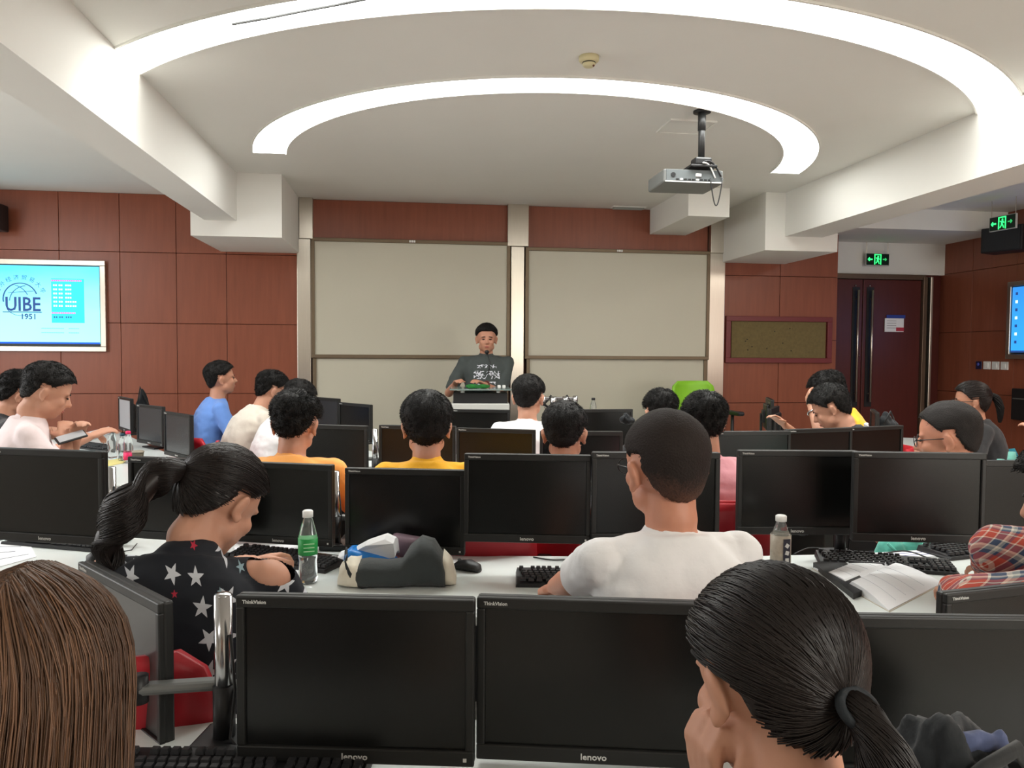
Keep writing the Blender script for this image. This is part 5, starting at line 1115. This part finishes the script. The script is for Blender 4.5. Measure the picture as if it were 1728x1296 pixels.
lump([(-0.20, 0.03, 0.03, 0.13), (-0.17, 0.06, 0.04, 0.14), (-0.14, 0.03, 0.03, 0.14)], M_CANV, 'side_panel', 15, 0.012)
M_STRAP = cloth('black webbing', (0.015, 0.017, 0.018))
MB().loft([[q+Vector((0, dy, dz)) for dy, dz in ((-0.004, -0.011), (-0.004, 0.011), (0.002, 0.011), (0.002, -0.011))] for q in [Vector((-0.205+0.06*math.cos(a)*0.6+ (a/PI)*0.10, -0.02+0.03*math.cos(a), 0.055+0.06*math.sin(a))) for a in [PI*1.35-PI*1.35*k/18 for k in range(19)]]]).build('strap', M_STRAP, BG, True)
p = onZ(625, 975, DZ); t = empty('tissue_pack', (p.x, p.y, DZ), -0.25, 'blue tissue pack with a white tissue pulled out, in the tote bag', 'tissue pack')
MB().box((0, 0, 0.045), (0.17, 0.085, 0.085), rot=(0.1, 0.22, 0), bev=0.02).build('pack', mat('blue film', (0.015, 0.20, 0.62), 0.3, noise_amt=0.4, nscale=12), t, True)
MB().ell((-0.04, -0.047, 0.045), (0.022, 0.004, 0.022)).build('round_mark', mat('navy print', (0.01, 0.02, 0.12), 0.4), t)
pts = [(-0.10, 0.0, 0.085), (-0.06, 0.02, 0.10), (-0.01, 0.0, 0.135), (0.05, 0.01, 0.155), (0.085, 0.0, 0.14), (0.09, 0.01, 0.09), (0.03, 0.02, 0.08), (-0.04, 0.0, 0.075)]
mb = MB(); mb.loft([[Vector(q)+Vector((0.004*math.sin(7*i+3*dy), dy, 0.004*math.cos(5*i)-abs(dy)*0.6)) for i, q in enumerate(pts)] for dy in (-0.03, -0.01, 0.01, 0.03)]); mb.build('tissue', M_PAPER, t)
p = onZ(690, 965, DZ); t = empty('snack_box', (p.x, p.y, DZ), -0.2, 'lilac transparent packet standing between the tissue and the bag', 'packet')
MB().box((0, 0, 0.065), (0.13, 0.05, 0.12), rot=(0.15, 0.15, 0), bev=0.015).build('wrapper', mat('lilac film', (0.42, 0.30, 0.38), 0.2, trans=0.3, noise_amt=0.5, nscale=14), t, True); MB().box((-0.03, -0.03, 0.045), (0.08, 0.01, 0.03), rot=(0.1, 0.4, 0), bev=0.004).build('red_stripe', mat('pale red print', (0.45, 0.12, 0.12), 0.4), t)
# backpack bottom right
p = onZ(1600, 1290, 0.78); BP = empty('backpack', (0.775, 1.01, DZ), 0.1, 'dark backpack with blue denim folds at the bottom right corner', 'bag')
rn = random.Random(8); mb = MB()
for cxx, czz, rr in ((-0.03, 0.04, 0.08), (0.04, 0.05, 0.085), (0.0, 0.085, 0.06), (0.09, 0.04, 0.06), (-0.085, 0.03, 0.05)): mb.ell((cxx, 0, czz), (rr, 0.07, rr*0.8), nu=20, nv=14)
o = link('main_bag', fuse(mb, 0.007, 3, lambda c: 0.020*noise.noise(Vector((c.x*26, c.y*26, c.z*16)))+0.006*noise.noise(c*70)), BP); o.data.materials.append(cloth('black nylon', (0.012, 0.015, 0.018), 0.4))
M_DEN = cloth('denim blue', (0.075, 0.095, 0.19), 0.4)
for (x, z, rx, rz_) in ((-0.055, 0.068, 0.3, 0.3), (-0.03, 0.02, 0.1, 0.0), (0.03, 0.118, 0.0, 0.15)):
    mb = MB().ell((0, 0, 0), (0.045, 0.012, 0.012), nu=20, nv=12).ell((0.02, 0, -0.01), (0.03, 0.012, 0.016)).ell((-0.025, 0, -0.008), (0.028, 0.012, 0.012)); o = link('denim_fold', fuse(mb, 0.004, 1, lambda c: 0.006*noise.noise(c*60)), BP); o.data.materials.append(M_DEN); o.location = (x, -0.064 if z < 0.1 else -0.03, z); o.rotation_euler = (0.2, rx, 0)
MB().tube([(-0.10, -0.05, 0.0), (-0.095, -0.065, 0.05), (-0.06, -0.075, 0.09), (0.0, -0.07, 0.11), (0.06, -0.06, 0.12), (0.11, -0.05, 0.08), (0.125, -0.05, 0.0)], 0.008, 8).build('strap', M_STRAP, BP, True)
MB().tube([(-0.07, -0.078, 0.035), (-0.03, -0.085, 0.015), (0.0, -0.083, 0.03)], 0.002, 6).build('zipper', M_CHROME, BP, True)
BP.scale = (1.1, 1.0, 1.6)
# right side desk things
p = atd(1668, 760, 4.35); 
for k, (dx, dy, l) in enumerate(((-0.07, 0.0, 'crumpled golden snack bag, left of the two'), (0.05, 0.03, 'crumpled golden snack bag, right of the two'))):
    t = empty('snack_bag', (p.x+dx, p.y+dy, DZ), 0.4*k, l, 'snack bag', 'golden snack bags'); mb = MB().ell((0, 0, 0.02), (0.075, 0.05, 0.026), nu=24, nv=16)
    o = link('foil', fuse(mb, 0.006, 1, lambda c: 0.016*noise.noise(c*40+Vector((k*9, 0, 0)))), t); o.data.materials.append(mat('gold foil', (0.55, 0.42, 0.16), 0.35, metal=0.5, noise_amt=0.5, nscale=30)); o.data.shade_flat()
    MB().box((0.07, 0, 0.03), (0.03, 0.07, 0.004), rot=(0, 0.5, 0.2)).build('seal_edge', mat('pale foil', (0.6, 0.6, 0.5), 0.4), t)
p = atd(1700, 752, 4.55); t = empty('shopping_bag', (p.x, p.y, DZ), 0.2, 'turquoise carrier bag standing near the hands at the right edge', 'bag'); M_TQ = cloth('turquoise film', (0.16, 0.45, 0.38), 0.5)
for x, hh in ((-0.05, 0.13), (0.04, 0.17)): MB().loft([[Vector((x+wx*math.cos(2*PI*k/16), 0.03*math.sin(2*PI*k/16)*(1-0.4*z/hh), z)) for k in range(16)] for z, wx in ((0, 0.05), (hh*0.4, 0.045), (hh*0.7, 0.030), (hh, 0.022))]).build('bag_ear', M_TQ, t, True)
p = atd(1540, 745, 4.0); t = empty('cloth_bag', (p.x+0.05, p.y+0.1, DZ), -0.3, 'grey striped cloth bag left of the turned head', 'bag'); mb = MB().ell((0, 0, 0.03), (0.10, 0.06, 0.035), nu=24, nv=14).cap2((-0.11, 0, 0.05), (0.06, 0.0, 0.035), 0.018, 0.014)
o = link('cloth', fuse(mb, 0.007, 2, lambda c: 0.010*noise.noise(c*30)), t); o.data.materials.append(cloth('grey cloth', (0.34, 0.37, 0.35), 0.5)); MB().tube([(-0.06, -0.06, 0.01), (-0.02, -0.065, 0.05), (0.04, -0.06, 0.01)], 0.005, 6).build('dark_stripe', M_BLACK, t, True)
p = onZ(1478, 716, 1.02); t = empty('tissue', (p.x+0.1, p.y+0.25, 0.96), 0, 'crumpled white tissue on the box behind the monitor', 'tissue'); o = link('paper', fuse(MB().ell((0, 0, 0.012), (0.035, 0.02, 0.012)).ell((0, 0, 0.03), (0.015, 0.012, 0.016)), 0.004, 1, lambda c: 0.006*noise.noise(c*70)), t); o.data.materials.append(M_PAPER); MB().box((0, 0, -0.0), (0.05, 0.03, 0.006)).build('fold', M_PAPER, t)
MB_ = MB().box((0, 0, -0.11), (0.16, 0.14, 0.215), bev=0.01); q = empty('desk_box', (p.x+0.1, p.y+0.25, 0.957), 0, 'black box on the desk carrying the white tissue', 'box'); MB_.build('case', M_BLACK, q); MB().box((0, -0.075, -0.1), (0.1, 0.01, 0.02)).build('slot', M_GREYM, q)
# black things behind the slanted monitors, left wing, and the far monitors
for (x, y, d, l) in ((241, 668, 7.0, 'black upright bag behind the slanted monitors at the left'), (1056, 692, 0, 'small black bag lying over the monitor near the crew-cut head'), (1494, 700, 5.6, 'black bag left of the cabled monitor back')):
    p = atd(x, y, d) if d else onZ(x, y, 1.045); t = empty('black_bag', (p.x, p.y, p.z-0.06), 0.3, l, 'bag'); t.scale = (1, 1, 1) if d else (0.6, 0.6, 0.5)
    if d == 7.0: t.location.z = DZ+0.16; t.scale = (1, 1, 2.7); mb = MB().ell((0, 0, 0.0), (0.07, 0.05, 0.06)).ell((0.05, 0, -0.02), (0.06, 0.05, 0.05)).ell((0.0, 0, 0.05), (0.03, 0.03, 0.035))
    o = link('pouch', fuse(mb, 0.008, 2, lambda c: 0.012*noise.noise(c*25)), t); o.data.materials.append(cloth('black nylon', (0, 0, 0))); MB().tube([(-0.06, -0.04, 0), (-0.02, -0.06, 0.09), (0.04, -0.04, 0.03)], 0.006, 6).build('strap', M_STRAP, t, True)
p = atd(1522, 925, 3.0); t = empty('jacket', (p.x, p.y, p.z), 0.1, 'turquoise garment showing under the grey-reflecting monitor', 'jacket')
o = link('cloth', fuse(MB().ell((-0.05, 0, -0.02), (0.06, 0.05, 0.07)).ell((0.045, 0, -0.02), (0.05, 0.05, 0.07)).ell((0, 0.02, -0.07), (0.12, 0.05, 0.06)), 0.008, 2, lambda c: 0.008*noise.noise(c*26)), t); o.data.materials.append(cloth('turquoise cotton', (0.12, 0.50, 0.40), 0.5)); MB().tube([(-0.09, -0.03, 0.03), (-0.03, -0.055, -0.03), (0.02, -0.055, -0.02), (0.08, -0.03, 0.03)], 0.006, 6).build('hem', MATS['turquoise cotton'], t, True)
t2_ = empty('stool', (p.x, p.y, G0), 0.1, 'red seat under the turquoise garment behind the desk', 'stool'); MB().box((0, 0, (p.z-0.12-G0)), (0.36, 0.34, 0.03), bev=0.012).build('seat', M_RED, t2_)
for a in (-0.13, 0.13):
    for c_ in (-0.12, 0.12): MB().tube([(a, c_, 0.0), (a, c_, p.z-0.13-G0)], 0.012, 8).build('leg', M_BLACK, t2_, True)
# loose cables on the desks
def cable(pxs, label, z=DZ+0.004, r=0.0028):
    P = [onZ(x, y, z) for x, y in pxs]; o = P[0].copy(); t = MB(); pts = []
    for i in range(len(P)-1):
        p0, p1, p2, p3 = P[max(i-1, 0)], P[i], P[i+1], P[min(i+2, len(P)-1)]
        for j in range(6): f = j/6; pts.append(0.5*((2*p1)+(-p0+p2)*f+(2*p0-5*p1+4*p2-p3)*f*f+(-p0+3*p1-3*p2+p3)*f**3)-o)
    pts.append(P[-1]-o); q = t.tube(pts, r, 6).build('cable', M_BLACK, None, True); q.location = o; tag(q, label, 'cable')
cable([(900, 940), (935, 945), (975, 942), (1000, 935)], 'black cable on the desk at the foot of the pole left of the white T-shirt')
cable([(1340, 935), (1365, 925), (1400, 928), (1440, 940), (1480, 936), (1530, 930), (1580, 948), (1600, 960)], 'long black cable curving over the desk behind the open book')
cable([(98, 893), (112, 902), (125, 893)], 'short black cable loop behind the left keyboard')
cable([(270, 1228), (310, 1218), (350, 1214)], 'black cable on the nearest desk beside the chrome pole')
cable([(500, 1290), (540, 1284), (600, 1287)], 'thin black cable in front of the nearest keyboard')

for o in list(COL.objects):
    if o.parent is None: o.location.z -= G0
